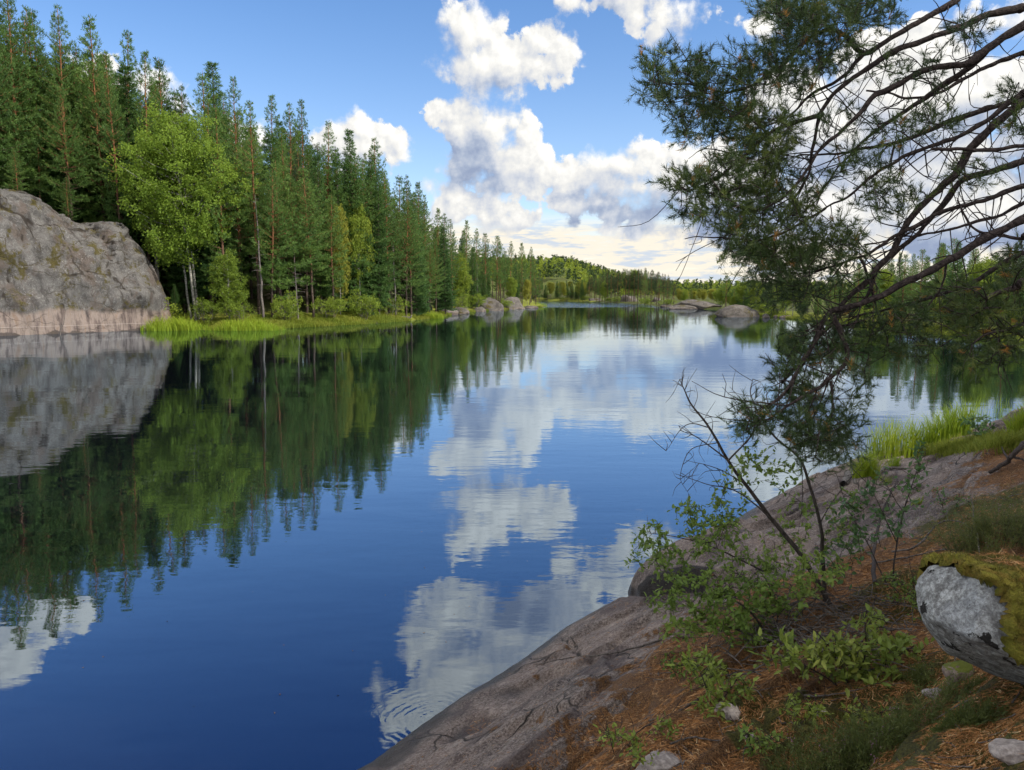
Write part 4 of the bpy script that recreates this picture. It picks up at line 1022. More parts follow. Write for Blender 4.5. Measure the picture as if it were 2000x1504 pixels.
def bay_grass():
    g = np.random.RandomState(8); px = g.uniform(1470, 2090, 30000); k = g.rand(30000) ** 1.4
    px = np.where(g.rand(30000) < .22, g.uniform(1480, 1550, 30000), px)
    ly = np.interp(px, [p[0] for p in SHORE_FAR[::-1]], [p[1] for p in SHORE_FAR[::-1]]); w = np.interp(px, [1470, 1500, 1560, 1700, 2000], [1, 4, 5, 7, 7])
    v = (752 - ly) / FPX; u = (px - 1000) / FPX; t = CAMH / -(-SP + v * CP)
    x = u * t + .45 * k * w; y = (CP + v * SP) * t + .9 * k * w; z = height(x, y)
    ok = (z > -.15) & (fbm(xy0(x, y, .3), 3) > -.16); x, y, z = x[ok], y[ok], z[ok]; n = len(x)
    mb = MB(); grassblades(mb, np.stack([x, y, z - .05], 1), g.uniform(.2, .6, n), .05, .5, np.clip(vnoise(np.stack([x * .5, y * .5, 0 * x], 1)) * .8 + g.uniform(-.1, .3, n), 0, 1), g)
    mb.build('grass', M['bank_grass'], kind='stuff', label='bright grass along the shore of the bay')
bay_grass()

# ================================================================== overhanging pine
def needle_mat():
    def fn(N):
        v = attr(N, 'var')
        c = N.ramp(v, [(0.0, (0.024, 0.044, 0.016)), (0.5, (0.062, 0.102, 0.028)), (0.90, (0.145, 0.18, 0.04)), (0.93, (0.30, 0.19, 0.04)), (1.0, (0.42, 0.19, 0.04))])
        d = principled(N, c, .45, spec=.4); tr = N.n('ShaderNodeBsdfTranslucent', ins={'Color': c}).outputs[0]
        return N.n('ShaderNodeMixShader', ins={0: .3, 1: d, 2: tr}).outputs[0]
    return material('long pine needles', fn)
M['near_needles'] = needle_mat()
def limb_mat():
    def fn(N):
        o = pos(N); n = N.noise(N.v('MULTIPLY', o, (9, 9, 9)), 4.0, 5, .65)
        c = N.ramp(n, [(.3, (.014, .011, .011)), (.5, (.042, .031, .029)), (.68, (.088, .068, .062)), (.8, (.17, .16, .15))])
        return principled(N, c, .9, bump(N, n, 1.0, .012), .2)
    return material('pine limb bark', fn)
M['limb'] = limb_mat()
TRK = np.array([7.3, 6.1])
LIMBS = [  # photo points, depth at frame edge and at tip, radius at edge and tip (m)
 ([(1900,-20),(1869,0),(1812,34),(1749,71),(1692,105),(1640,60),(1587,64),(1524,131),(1482,161),(1419,176),(1344,169),(1290,165)], 6.4, 5.5, .030, .006),
 ([(1692,105),(1662,135),(1625,165),(1580,195),(1530,228),(1470,250),(1400,262)], 6.1, 5.8, .018, .005),
 ([(2040,5),(2000,15),(1944,26),(1887,49),(1835,62),(1786,82),(1730,109),(1674,146),(1640,176),(1606,225),(1590,280),(1580,337),(1550,397),(1520,440)], 6.2, 5.6, .036, .007),
 ([(2050,30),(2000,56),(1962,75),(1921,105),(1884,128),(1835,131),(1786,142),(1749,161),(1707,184),(1681,217),(1655,244),(1606,289),(1576,337),(1530,390),(1470,420)], 5.9, 5.4, .040, .007),
 ([(1921,105),(1887,135),(1850,161),(1809,187),(1767,214),(1730,240),(1681,285),(1640,330),(1600,400)], 5.85, 6.1, .030, .006),
 ([(2040,88),(2000,105),(1955,124),(1906,142),(1865,161),(1835,176),(1775,191),(1737,187),(1690,180)], 6.7, 6.4, .024, .008),
 ([(2040,178),(2000,191),(1944,210),(1895,225),(1850,240),(1794,259),(1749,274),(1700,289),(1655,300),(1610,300),(1560,296)], 6.5, 6.0, .030, .007),
 ([(2040,160),(2000,184),(1962,210),(1917,240),(1869,266),(1812,285),(1775,296),(1749,311),(1700,349),(1659,386),(1617,405),(1560,440)], 5.6, 5.5, .026, .006),
 ([(2050,170),(2000,202),(1944,240),(1895,285),(1861,337),(1824,386),(1782,431),(1749,480),(1722,511),(1692,552),(1655,590),(1617,635),(1587,676),(1561,714),(1535,745)], 5.9, 5.4, .042, .010),
 ([(2050,290),(2000,307),(1944,326),(1887,349),(1850,395),(1805,447),(1752,489),(1715,530),(1690,575),(1660,620)], 6.1, 5.7, .036, .010),
 ([(2040,291),(2000,292),(1906,294),(1816,294)], 5.2, 5.3, .016, .012),
 ([(2050,350),(2000,365),(1944,380),(1906,393),(1850,414),(1794,436),(1737,470),(1674,507),(1620,525),(1560,540)], 5.7, 5.5, .026, .006),
 ([(2050,370),(2000,395),(1940,425),(1880,440),(1820,455),(1750,462),(1690,480)], 6.4, 6.2, .020, .006),
 ([(2050,410),(2000,429),(1962,444),(1906,474),(1850,507),(1775,549),(1700,582),(1644,597),(1621,609),(1602,639),(1587,672),(1557,717),(1535,760),(1500,790)], 5.5, 5.1, .040, .012),
 ([(2050,470),(2000,492),(1944,519),(1887,549),(1835,571),(1775,594),(1700,609),(1650,625)], 5.9, 5.6, .026, .007),
 ([(2050,455),(2000,470),(1950,462),(1905,452),(1880,420),(1868,385)], 5.4, 5.5, .018, .006),
 ([(2040,535),(2000,560),(1950,580),(1930,592)], 5.0, 5.0, .030, .014),
 ([(2050,645),(2000,650),(1962,650),(1925,661),(1900,680)], 5.2, 5.1, .018, .006),
 ([(2050,590),(2000,630),(1960,640),(1920,600),(1880,610),(1840,600)], 5.3, 5.3, .016, .005),
 ([(1621,612),(1647,669),(1647,710),(1621,740),(1587,766),(1550,789),(1510,812),(1470,825)], 5.1, 5.0, .022, .006),
 ([(1621,740),(1625,790),(1610,840),(1590,890)], 5.05, 5.0, .012, .005),
 ([(1606,225),(1542,240),(1494,270),(1445,311),(1400,349),(1344,375),(1314,360)], 5.75, 5.4, .018, .005),
 ([(1617,405),(1560,440),(1512,461),(1430,465),(1374,461),(1336,470)], 5.5, 5.2, .012, .003),
 ([(1674,507),(1700,560),(1720,620),(1735,660)], 5.55, 5.5, .012, .004),
 ([(1850,507),(1840,560),(1800,620),(1790,650)], 5.5, 5.4, .010, .004),
]
FOL = [(1290,140,34,44,22),(1372,150,48,46,38),(1300,182,46,26,24),(1420,190,60,40,40),(1480,130,50,46,44),(1370,240,60,36,40),(1440,235,60,42,44),(1560,50,58,58,60),(1620,40,60,48,46),(1560,130,60,60,60),(1530,18,48,28,30),(1700,28,60,28,22),(1650,110,50,40,20),
 (1480,310,60,50,52),(1420,340,46,40,34),(1330,360,34,24,14),(1365,392,58,34,34),(1450,400,60,50,58),(1520,260,52,50,46),(1540,380,62,60,50),(1470,470,58,38,48),(1520,490,66,36,44),(1580,450,60,50,36),(1640,480,60,46,30),(1530,560,56,40,36),(1600,545,62,50,40),(1490,520,40,30,20),
 (1750,255,50,30,9),(1690,350,70,50,16),(1750,385,60,40,14),(1830,230,40,30,8),(1900,60,40,30,7),(1980,220,30,50,7),(1900,340,50,30,8),(1780,150,80,60,10),(1660,250,60,60,16),
 (1700,640,100,40,40),(1600,665,60,40,30),(1760,670,80,34,34),(1850,590,60,30,28),(1780,620,60,30,22),(1900,620,50,40,34),(1960,590,50,40,34),(1985,520,34,40,18),(1930,690,50,26,24),(1975,660,34,30,16),(1640,705,70,36,30),
 (1560,740,38,50,40),(1550,795,56,44,48),(1482,822,40,24,22),(1600,830,58,46,44),(1590,875,58,36,44),(1645,850,38,38,18),(1660,760,40,38,14),(1545,700,30,36,18),(1455,815,24,20,10)]
def build_pine():
    g = np.random.RandomState(77)
    gz = hz(*TRK); root = empty('pine_tree', (TRK[0], TRK[1], gz), 'old pine whose drooping boughs hang over the rocky shore and the water', 'tree')
    O = np.array([TRK[0], TRK[1], gz])
    tm = MB(); zz = np.linspace(-.4, 13, 14); tube(tm, np.stack([.12 * np.sin(zz * .5), .1 * np.cos(zz * .4), zz], 1), .20 * (1 - zz / 15) + .02, 12)
    tm.build('trunk', M['pine_bark'], root, True)
    w, c = conifer('pine', 9, 2.4, .05, 501, .8)
    for mbx in (w, c):
        for v in mbx.v: v += np.array([0, 0, 5.6])
    w.build('upper_limbs', M['pine_bark'], root, True); c.build('crown', M['pine_needles'], root)
    NOD, RAD, LID, wood = [], [], [], [MB() for _ in LIMBS]
    for i, (pl, y0, y1, r0, r1) in enumerate(LIMBS):
        L = np.linspace(0, 1, len(pl)); q = [np.array(at_y(px, py, y0 + (y1 - y0) * t)) for (px, py), t in zip(pl, L)]
        if pl[0][0] > 2010 or pl[0][1] < 0:
            d = unit(q[0] - q[2]); zt = q[0][2] + np.clip(d[2], .05, .5) * 3.0
            q = [np.array([TRK[0], TRK[1], zt]), (np.array([TRK[0], TRK[1], zt]) * .45 + q[0] * .55) + up_(.12)] + q
            r = np.concatenate([[r0 * 1.5, r0 * 1.2], r0 + (r1 - r0) * L])
        else: r = r0 + (r1 - r0) * L
        P = catmull(q, 8); r = r * .86; rr = np.interp(np.linspace(0, 1, len(P)), np.linspace(0, 1, len(r)), r)
        P = P + .11 * np.stack([fbm(P * 2.6 + k * 9 + i, 4) for k in range(3)], 1)
        tube(wood[i], P - O, rr * (1 + .6 * fbm(P * 11, 2)), 8, cap=True)
        NOD.append(P); LID += [i] * len(P); RAD.append(rr)
        # bare side twigs
        for k in range(int(len(P) / 5.5)):
            j = g.randint(len(P) // 4, len(P)); d = unit(g.normal(size=3) * [.6, .5, .8] + [-.5, 0, -.35]); l = g.uniform(.12, .55)
            m = P[j] + d * l * .5 + g.normal(0, .05 + .06 * l, 3); e = m + unit(d + g.normal(0, .5, 3)) * l * .5
            tube(wood[i], catmull(np.array([P[j], m, e]), 4) - O, np.linspace(min(.0055, rr[j] * .6), .0016, 9), 4, cap=False)
            if g.rand() < .6:
                e2 = m + unit(d + g.normal(0, .9, 3)) * l * .4; tube(wood[i], np.array([m, (m + e2) / 2 + g.normal(0, .015, 3), e2]) - O, [.003, .0025, .0015], 3, cap=False)
    NOD = np.concatenate(NOD); LID = np.array(LID); AT = []
    for (px, py, rx, ry, n) in FOL:
        n = int(n * (1.2 if 570 < py < 715 and px > 1620 else 1.05 if py > 690 else 2.3 if px > 1670 else 1.35)); a = g.uniform(0, 6.283, n); r = np.sqrt(g.rand(n)); x = px + np.cos(a) * r * rx; y = py + np.sin(a) * r * ry
        c = np.array(at_y(px, py, 5.6)); k = np.argsort(((NOD - c) @ np.array([[1, 0, 0], [0, .25, 0], [0, 0, 1]]) ** 1 * (NOD - c)).sum(1))[0]
        y0 = NOD[k][1]
        for xx, yy in zip(x, y): AT.append(np.array(at_y(xx, yy, y0 + g.normal(0, .28))))
    AT = np.array(AT); dmin = np.array([np.min(((NOD - a) ** 2).sum(1)) for a in AT]); AT = AT[np.argsort(dmin)]
    shoots = [[] for _ in LIMBS]; nodes = list(NOD); lid = list(LID); NP_ = NOD.copy()
    buf = np.empty((len(NOD) + len(AT) * 6, 3)); buf[:len(NOD)] = NOD; bl = np.empty(len(buf), int); bl[:len(NOD)] = LID; cnt = len(NOD)
    for a in AT:
        d2 = ((buf[:cnt] - a) ** 2).sum(1); k = int(np.argmin(d2)); b = buf[k].copy(); l = math.sqrt(d2[k]); li = bl[k]
        n = max(2, int(l / .09) + 1); t = np.linspace(0, 1, n)[:, None]
        P = b + (a - b) * t + up_(1) * (.10 * l * np.sin(np.pi * t)) + g.normal(0, .012, (n, 3)) * np.sin(np.pi * t)
        tube(wood[li], P - O, np.linspace(.0032 + .0035 * l, .0018, n), 4, cap=False)
        for p in P[1:][-6:]: buf[cnt] = p; bl[cnt] = li; cnt += 1
        d = unit(P[-1] - P[-2]); ns = g.randint(2, 5)
        for s in range(ns):
            q = a + g.normal(0, .035, 3) if s else a
            shoots[li].append((q, unit(d * .8 + g.normal(0, .55, 3) + [-.12, 0, .25]), g.uniform(.05, .12)))
        for p in P[1:-1]:
            if g.rand() < .55: shoots[li].append((p, unit(d + g.normal(0, .7, 3)), g.uniform(.03, .07)))
    for i, wd in enumerate(wood):
        b = wd.build('bough', M['limb'], root, True)
        if not shoots[i]: continue
        m = 34; Q = np.array([s[0] for s in shoots[i]]); D = np.array([s[1] for s in shoots[i]]); L = np.array([s[2] for s in shoots[i]]); k = len(Q)
        tcol = np.clip(.45 + .9 * fbm(Q * 1.6, 2) + g.normal(0, .16, k), 0, .9); tcol[g.rand(k) < .022] = .97
        f = g.rand(k, m) ; base = Q[:, None] + D[:, None] * (f * L[:, None])[..., None]
        rd = unit(g.normal(size=(k, m, 3))); dd = unit(D[:, None] * .85 + rd * .75 + np.array([0, 0, .12]))
        nm = MB(); blades(nm, (base - O).reshape(-1, 3), dd.reshape(-1, 3), g.uniform(.034, .056, k * m), .0038, np.repeat(tcol, m) + 0, g)
        nm.build('needles', M['near_needles'], b)
    return root
build_pine()
# shade trees of the wooded bank behind the photographer and to the side
_sh = random.Random(8)
for k in range(12):
    r_ = 15.5 + (k % 2) * 3.2 + _sh.uniform(-.6, .6); c_ = -6.5 + k * 1.25
    x, y = 3.0 + r_ * math.sin(SUN_AZ) - c_ * math.cos(SUN_AZ) * .9, 6.0 + r_ * math.cos(SUN_AZ) + c_ * math.sin(SUN_AZ); key = ['pine0', 'tall1', 'spruce1', 'pine2', 'tall0'][k % 5]; h = _sh.uniform(15, 18)
    if math.atan2(x - 3.5, y) < R(36): continue
    plant(key, (x, y, hz(x, y)), h, 'conifer of the wooded bank shading the rock slope', 'tree', 'conifers shading the rock slope', k * 1.1, 1.35)

# ================================================================== saplings and shrubs on the rock
M['sapling_bark'] = bark_mat('dark sapling bark', (0.050, 0.038, 0.034), (0.10, 0.085, 0.078), 0, 4, (20, 20, 8))
def leaf_mat(name, a, b, c):
    return foliage_mat(name, a, b, c, .4, .42)
M['alder'] = leaf_mat('small dark green leaves', (0.065, 0.120, 0.026), (0.145, 0.225, 0.042), (0.26, 0.33, 0.07))
M['willow'] = leaf_mat('yellow-green willow leaves', (0.085, 0.135, 0.025), (0.165, 0.225, 0.040), (0.30, 0.32, 0.065))
M['birchlet'] = leaf_mat('bluish green birch leaves', (0.045, 0.100, 0.035), (0.085, 0.165, 0.055), (0.15, 0.23, 0.07))
def shrub(name, foot, stems, clusters, leafmat, label, cat, seed, leaf=(.044, .024), per=9, depth_sd=.16, barem=()):
    """stems: photo polylines with (start radius, end radius, depth offset at tip); clusters: leafy regions in the photo"""
    g = np.random.RandomState(seed); F = ground(*foot); Y = F.y; root = empty(name, F, label, cat); O = np.array(F)
    NOD, SID, SMS = [], [], []
    for si, (pl, r0, r1, dy) in enumerate(stems):
        q = [np.array(at_y(px, py, Y + dy * k / max(1, len(pl) - 1))) for k, (px, py) in enumerate(pl)]
        for v in q[:1]:
            v[2] = max(v[2], hz(v[0], v[1]) - .05) if (pl[0][1] < foot[1] - 40) else hz(v[0], v[1]) - .06
        P = catmull(q, 7); P = P + .02 * np.stack([fbm(P * 5 + k * 7, 3) for k in range(3)], 1) * sstep(np.linspace(0, 1, len(P)), 0, .1)[:, None]
        r = np.linspace(r0, r1, len(P)); sm = MB(); tube(sm, P - O, r, 7)
        for k in range(int(len(P) * .45)):
            j = g.randint(len(P) // 3, len(P)); d = unit(g.normal(size=3) + [0, 0, .5]); l = g.uniform(.06, .26)
            mdl = P[j] + d * l * .5 + g.normal(0, .02, 3); e = mdl + unit(d + g.normal(0, .4, 3)) * l * .5; tube(sm, catmull(np.array([P[j], mdl, e]), 3) - O, np.linspace(.003, .001, 7), 4, cap=False)
        NOD.append(P); SID += [si] * len(P); SMS.append(sm)
    NOD = np.concatenate(NOD); AT = []
    for (px, py, rx, ry, n) in clusters:
        for k in range(int(n * 1.45)):
            a = g.uniform(0, 6.283); r = math.sqrt(g.rand()); x = px + math.cos(a) * r * rx; y = py + math.sin(a) * r * ry
            gy_ = ground(x, y).y if y > 1000 else 99; yy = min(Y + g.normal(0, depth_sd), gy_ - .12)
            AT.append(np.array(at_y(x, y, yy)))
    AT = np.array(AT); dm = np.array([np.min(((NOD - a) ** 2).sum(1)) for a in AT]); AT = AT[np.argsort(dm)]
    LV = [([], []) for _ in stems]
    arr = np.empty((len(NOD) + len(AT) * 5, 3)); arr[:len(NOD)] = NOD; ids = np.empty(len(arr), int); ids[:len(NOD)] = SID; cnt = len(NOD)
    for a in AT:
        d2 = ((arr[:cnt] - a) ** 2).sum(1); k = int(np.argmin(d2)); b = arr[k].copy(); si = ids[k]; tw = SMS[si]; l = math.sqrt(d2[k]); n = max(3, int(l / .08) + 2); t = np.linspace(0, 1, n)[:, None]
        P = b + (a - b) * t + up_(1) * (.12 * l * np.sin(np.pi * t)) + g.normal(0, .01, (n, 3)) * np.sin(np.pi * t)
        tube(tw, P - O, np.linspace(.0022 + .003 * l, .0011, n), 4, cap=False)
        for p in P[1:][-5:]: arr[cnt] = p; ids[cnt] = si; cnt += 1
        d = unit(P[-1] - P[-2]); ext = P[-1] + d * .05; LB, LD = LV[si]
        for s in np.linspace(0, 1, per):
            p = P[-1] - (P[-1] - P[-2]) * (1 - s) * 1.4 if s < .7 else P[-1] + d * .05 * (s - .7) / .3
            LB.append(p); LD.append(unit(d * .55 + g.normal(0, .75, 3) + up_(.15)))
        tube(tw, np.array([P[-1], ext]) - O, [.0011, .0007], 3, cap=False)
    for sm, (LB, LD) in zip(SMS, LV):
        so = sm.build('stem', M['sapling_bark'], root, True)
        if not LB: continue
        LB, LD = np.array(LB), np.array(LD); n = len(LB); lm = MB()
        av = np.clip(np.repeat(g.rand(n // per), per) * .5 + g.rand(n) * .5, 0, 1)
        leaves(lm, LB - O, LD, leaf[0] * g.uniform(.40, 1.35, n), leaf[1] * g.uniform(.75, 1.15, n), av, g, fold=.18, up=np.array([0, 0, 1.0]))
        lm.build('leaves', leafmat, so)
    return root
shrub('sapling', (1622,1188), [
   ([(1632,1195),(1565,1085),(1505,1012),(1455,945),(1422,900),(1385,835),(1350,792),(1336,760),(1328,742)], .021, .0022, .1),
   ([(1422,900),(1372,862),(1325,832)], .007, .0018, .1), ([(1422,900),(1468,850),(1500,805),(1530,775)], .008, .0018, -.1),
   ([(1385,835),(1340,830),(1300,880)], .005, .0014, .1), ([(1400,865),(1350,880),(1330,930),(1345,965)], .004, .0012, .0),
   ([(1505,1012),(1440,960),(1380,945),(1320,925)], .007, .0016, .1), ([(1455,945),(1400,915),(1340,900)], .005, .0014, -.1),
   ([(1500,1120),(1440,1090),(1370,1060),(1300,1045),(1262,1040)], .008, .0015, .3)],
  [(1290,1050,46,30,16),(1260,1090,30,22,8),(1350,1010,40,26,14),(1420,1000,50,44,26),(1400,1060,60,40,26),(1480,900,44,26,12),(1520,930,36,30,10),(1440,935,40,24,8),(1330,1110,60,40,26),(1450,1120,70,46,34)],
  M['alder'], 'leaning sapling with bare forked top and small leaves low on its dark stem', 'sapling', 21)
shrub('sapling', (1606,1178), [
   ([(1612,1185),(1607,1085),(1602,1022),(1577,932),(1556,890),(1512,850),(1482,806),(1466,768),(1470,740)], .018, .0022, .15),
   ([(1512,850),(1465,800),(1425,755)], .006, .0014, .1), ([(1602,1022),(1640,960),(1690,900)], .005, .0012, .1), ([(1565,905),(1568,960),(1560,1040)], .004, .0014, .1)],
  [(1530,1080,50,60,22),(1560,1000,40,40,10),(1640,1060,40,50,14),(1650,990,40,40,8)],
  M['alder'], 'upright slender sapling with a crooked bare tip under the pine boughs', 'sapling', 22)
shrub('shrub', (1500,1255), [
   ([(1510,1260),(1470,1200),(1420,1165),(1350,1130),(1290,1115)], .010, .0016, .1), ([(1510,1260),(1440,1230),(1370,1220),(1320,1215)], .009, .0015, .1),
   ([(1500,1260),(1520,1200),(1500,1140),(1470,1100)], .008, .0015, .2), ([(1505,1260),(1560,1200),(1620,1150)], .008, .0015, .2)],
  [(1350,1160,70,40,36),(1450,1180,70,46,46),(1400,1220,70,30,30),(1530,1160,60,46,36),(1330,1230,40,24,12),(1480,1240,60,24,22),(1600,1120,50,46,22),(1300,1165,40,30,12)],
  M['alder'], 'low spreading small-leaved shrub around the feet of the two saplings', 'shrub', 23, (.044, .025))
shrub('willow_shrub', (1660,1335), [
   ([(1660,1340),(1640,1290),(1600,1240),(1570,1220)], .007, .002, .0), ([(1660,1340),(1690,1280),(1690,1215),(1695,1190)], .007, .002, .0), ([(1660,1340),(1740,1290),(1790,1260)], .006, .0016, .0), ([(1655,1340),(1590,1310),(1530,1290)], .006, .0016, .0)],
  [(1690,1225,34,36,12),(1620,1270,60,28,22),(1720,1270,60,26,24),(1650,1300,70,26,26),(1770,1265,36,20,10),(1560,1290,40,26,14),(1700,1320,50,18,12),(1515,1275,34,30,10)],
  M['willow'], 'bright yellow-green willow shrub with larger leaves beside the big boulder', 'shrub', 24, (.056, .027), 7, .12)
shrub('willow_shrub', (1395,1372), [([(1395,1375),(1370,1320),(1360,1290)], .005, .0016, 0), ([(1395,1375),(1430,1340),(1450,1310)], .005, .0016, 0)],
  [(1365,1290,34,24,12),(1420,1340,46,28,18),(1400,1380,44,16,10),(1380,1320,30,26,8)], M['willow'], 'small green willow sprout on the needle litter at the edge of the brushwood', 'shrub', 25, (.050, .022), 7, .08)
shrub('willow_shrub', (1205,1470), [([(1205,1472),(1190,1440),(1182,1425)], .003, .001, 0), ([(1205,1472),(1240,1445),(1290,1425)], .003, .001, 0)],
  [(1195,1440,26,18,10),(1235,1455,26,16,8),(1295,1425,22,20,8),(1250,1480,24,14,6)], M['willow'], 'tiny willow seedling growing from a crack low on the rock slab', 'shrub', 26, (.036, .018), 6, .05)
shrub('birch_sapling', (1742,1150), [
   ([(1742,1155),(1752,1060),(1764,1000),(1788,925),(1802,880)], .008, .0016, .1), ([(1752,1060),(1715,980),(1690,940)], .005, .0012, .1), ([(1742,1150),(1700,1070),(1660,1000),(1640,950)], .006, .0014, .2), ([(1764,1000),(1740,960),(1725,935)], .004, .001, .0)],
  [(1795,905,22,30,6),(1800,880,14,14,3),(1780,950,30,24,7),(1760,1000,34,24,7),(1690,985,40,40,14),(1740,1030,36,30,10),(1650,1010,36,40,12),(1680,1060,40,36,14),(1720,930,20,20,4),(1640,1100,40,40,12)],
  M['birchlet'], 'thin young birch with sparse bluish leaves before the bare slab', 'sapling', 27, (.046, .034), 4, .12)
shrub('shrub', (1902,868), [([(1902,870),(1905,845),(1910,815)], .006, .003, 0), ([(1902,870),(1925,845),(1945,825)], .006, .003, 0)], [(1912,822,30,16,14),(1925,845,30,14,10)], M['birchlet'],
  'small leafy twig at the waterline between the sedges', 'shrub', 28, (.10, .06), 5, .2)

# ================================================================== heather
M['heather'] = leaf_mat('heather', (0.045, 0.068, 0.022), (0.105, 0.135, 0.038), (0.20, 0.20, 0.06))
M['flower'] = foliage_mat('heather flowers', (0.20, 0.10, 0.15), (0.32, 0.17, 0.25), (0.45, 0.30, 0.36), .4)
def heather(px, py, rx, ry, hgt, n, label, seed, flowers=0):
    g = np.random.RandomState(seed); F = ground(px, py); root = empty('heather', F, label, 'heather bush'); sc = F.y / FPX
    a = g.uniform(0, 6.283, n); r = np.sqrt(g.rand(n)) * (1 + .30 * np.sin(2 * a + seed) + .22 * np.sin(5 * a)); x = F.x + np.cos(a) * r * rx * sc; y = F.y + np.sin(a) * r * ry * sc
    z = hzs(x, y); B = np.stack([x, y, z - .02], 1) - np.array(F); lean = np.stack([np.cos(a) * r * .7, np.sin(a) * r * .7, 0 * a], 1) + g.normal(0, .28, (n, 3)); D = unit(lean + [0, 0, 1.0])
    L = hgt * g.uniform(.5, 1.1, n) * (1 - .45 * r) * (.45 + 1.1 * vnoise(np.stack([x * 7, y * 7, 0 * x + seed], 1))); tw, lf, fl = MB(), MB(), MB()
    blades(tw, B, D, L, .004, .5, g)
    m = 34; t = g.uniform(.18, 1, (n, m)); bend = unit(D + g.normal(0, .25, D.shape))
    P = B[:, None] + (D[:, None] * t[..., None] + bend[:, None] * (t ** 2)[..., None] * .25) * L[:, None, None] + g.normal(0, .010, (n, m, 3))
    dd = unit(D[:, None] * 1.0 + g.normal(0, .55, (n, m, 3)))
    blades(lf, P.reshape(-1, 3), dd.reshape(-1, 3), g.uniform(.014, .028, n * m), .0052, np.clip(np.repeat(g.rand(n), m) * .6 + .4 * g.rand(n * m), 0, 1), g)
    tw.build('stems', M['sapling_bark'], root); lf.build('sprigs', M['heather'], root)
    if flowers:
        k = g.randint(0, n, flowers); q = np.repeat(B[k] + D[k] * L[k][:, None] * .95, 16, 0) + g.normal(0, .012, (flowers * 16, 3)) + np.repeat(D[k], 16, 0) * g.uniform(-.03, .03, (flowers * 16, 1))
        leaves(fl, q, g.normal(size=q.shape), .008, .007, g.rand(len(q)), g); fl.build('flowers', M['flower'], root, kind='stuff')
heather(1955, 1062, 95, 60, .44, 520, 'dark dense heather bush above the mossy boulder', 31, 5)
heather(1700, 1492, 160, 60, .26, 620, 'wide heather bush with a few pink flowers at the bottom of the picture', 32, 16)
heather(1885, 1415, 46, 26, .13, 130, 'small heather sprig under the boulder', 33)
heather(1790, 1330, 20, 14, .10, 50, 'short heather tuft between the willow and the boulder', 34)
heather(1900, 1120, 36, 24, .17, 110, 'thin heather clump between dead sticks and boulder', 35)

# ================================================================== boulder and stones
def boulder_mat():
    def fn(N):
        p = objc(N); a = N.noise(p, 3.0, 5, .6); b = N.noise(p, 26.0, 5, .75); c = N.noise(p, 90.0, 3, .7)
        col = N.ramp(b, [(.30, (.055, .054, .054)), (.45, (.16, .16, .16)), (.56, (.30, .31, .31)), (.70, (.43, .44, .45))])
        col = N.mix(N.m('MULTIPLY', N.ss(a, .5, .65), .45), col, (.24, .26, .29))
        col = N.mix(N.m('MULTIPLY', N.ss(c, .52, .40), .55), col, (.09, .085, .085))
        bl = N.ss(N.noise(N.v('ADD', p, (3.1, .4, 1.7)), 6.5, 6, .68), .592, .612)
        col = N.mix(bl, col, (.016, .015, .014))
        return principled(N, col, .9, bump(N, N.m('ADD', b, N.m('MULTIPLY', c, .5)), 1.0, .010), .2)
    return material('lichen-grey boulder', fn)
M['boulder'] = boulder_mat()
def moss_mat():
    def fn(N):
        p = objc(N); a = N.noise(p, 5.0, 4, .6); b = N.noise(p, 60.0, 4, .7)
        col = N.ramp(b, [(.3, (.016, .017, .006)), (.5, (.055, .054, .013)), (.72, (.15, .12, .03))])
        col = N.mix(N.ss(a, .48, .60), col, (.12, .062, .022)); col = N.mix(N.ss(N.noise(p, 9.0, 4, .6), .54, .64), col, (.045, .050, .010))
        col = N.mix(N.m('MULTIPLY', attr(N, 'var'), .7), col, N.mix(b, (.075, .078, .012), (.26, .23, .035)))
        return principled(N, col, .95, bump(N, b, 1.0, .012), .1)
    return material('yellow moss', fn)
M['moss'] = moss_mat()
M['moss_fuzz'] = foliage_mat('moss tips', (.022, .026, .008), (.075, .078, .016), (.19, .155, .036), .3)
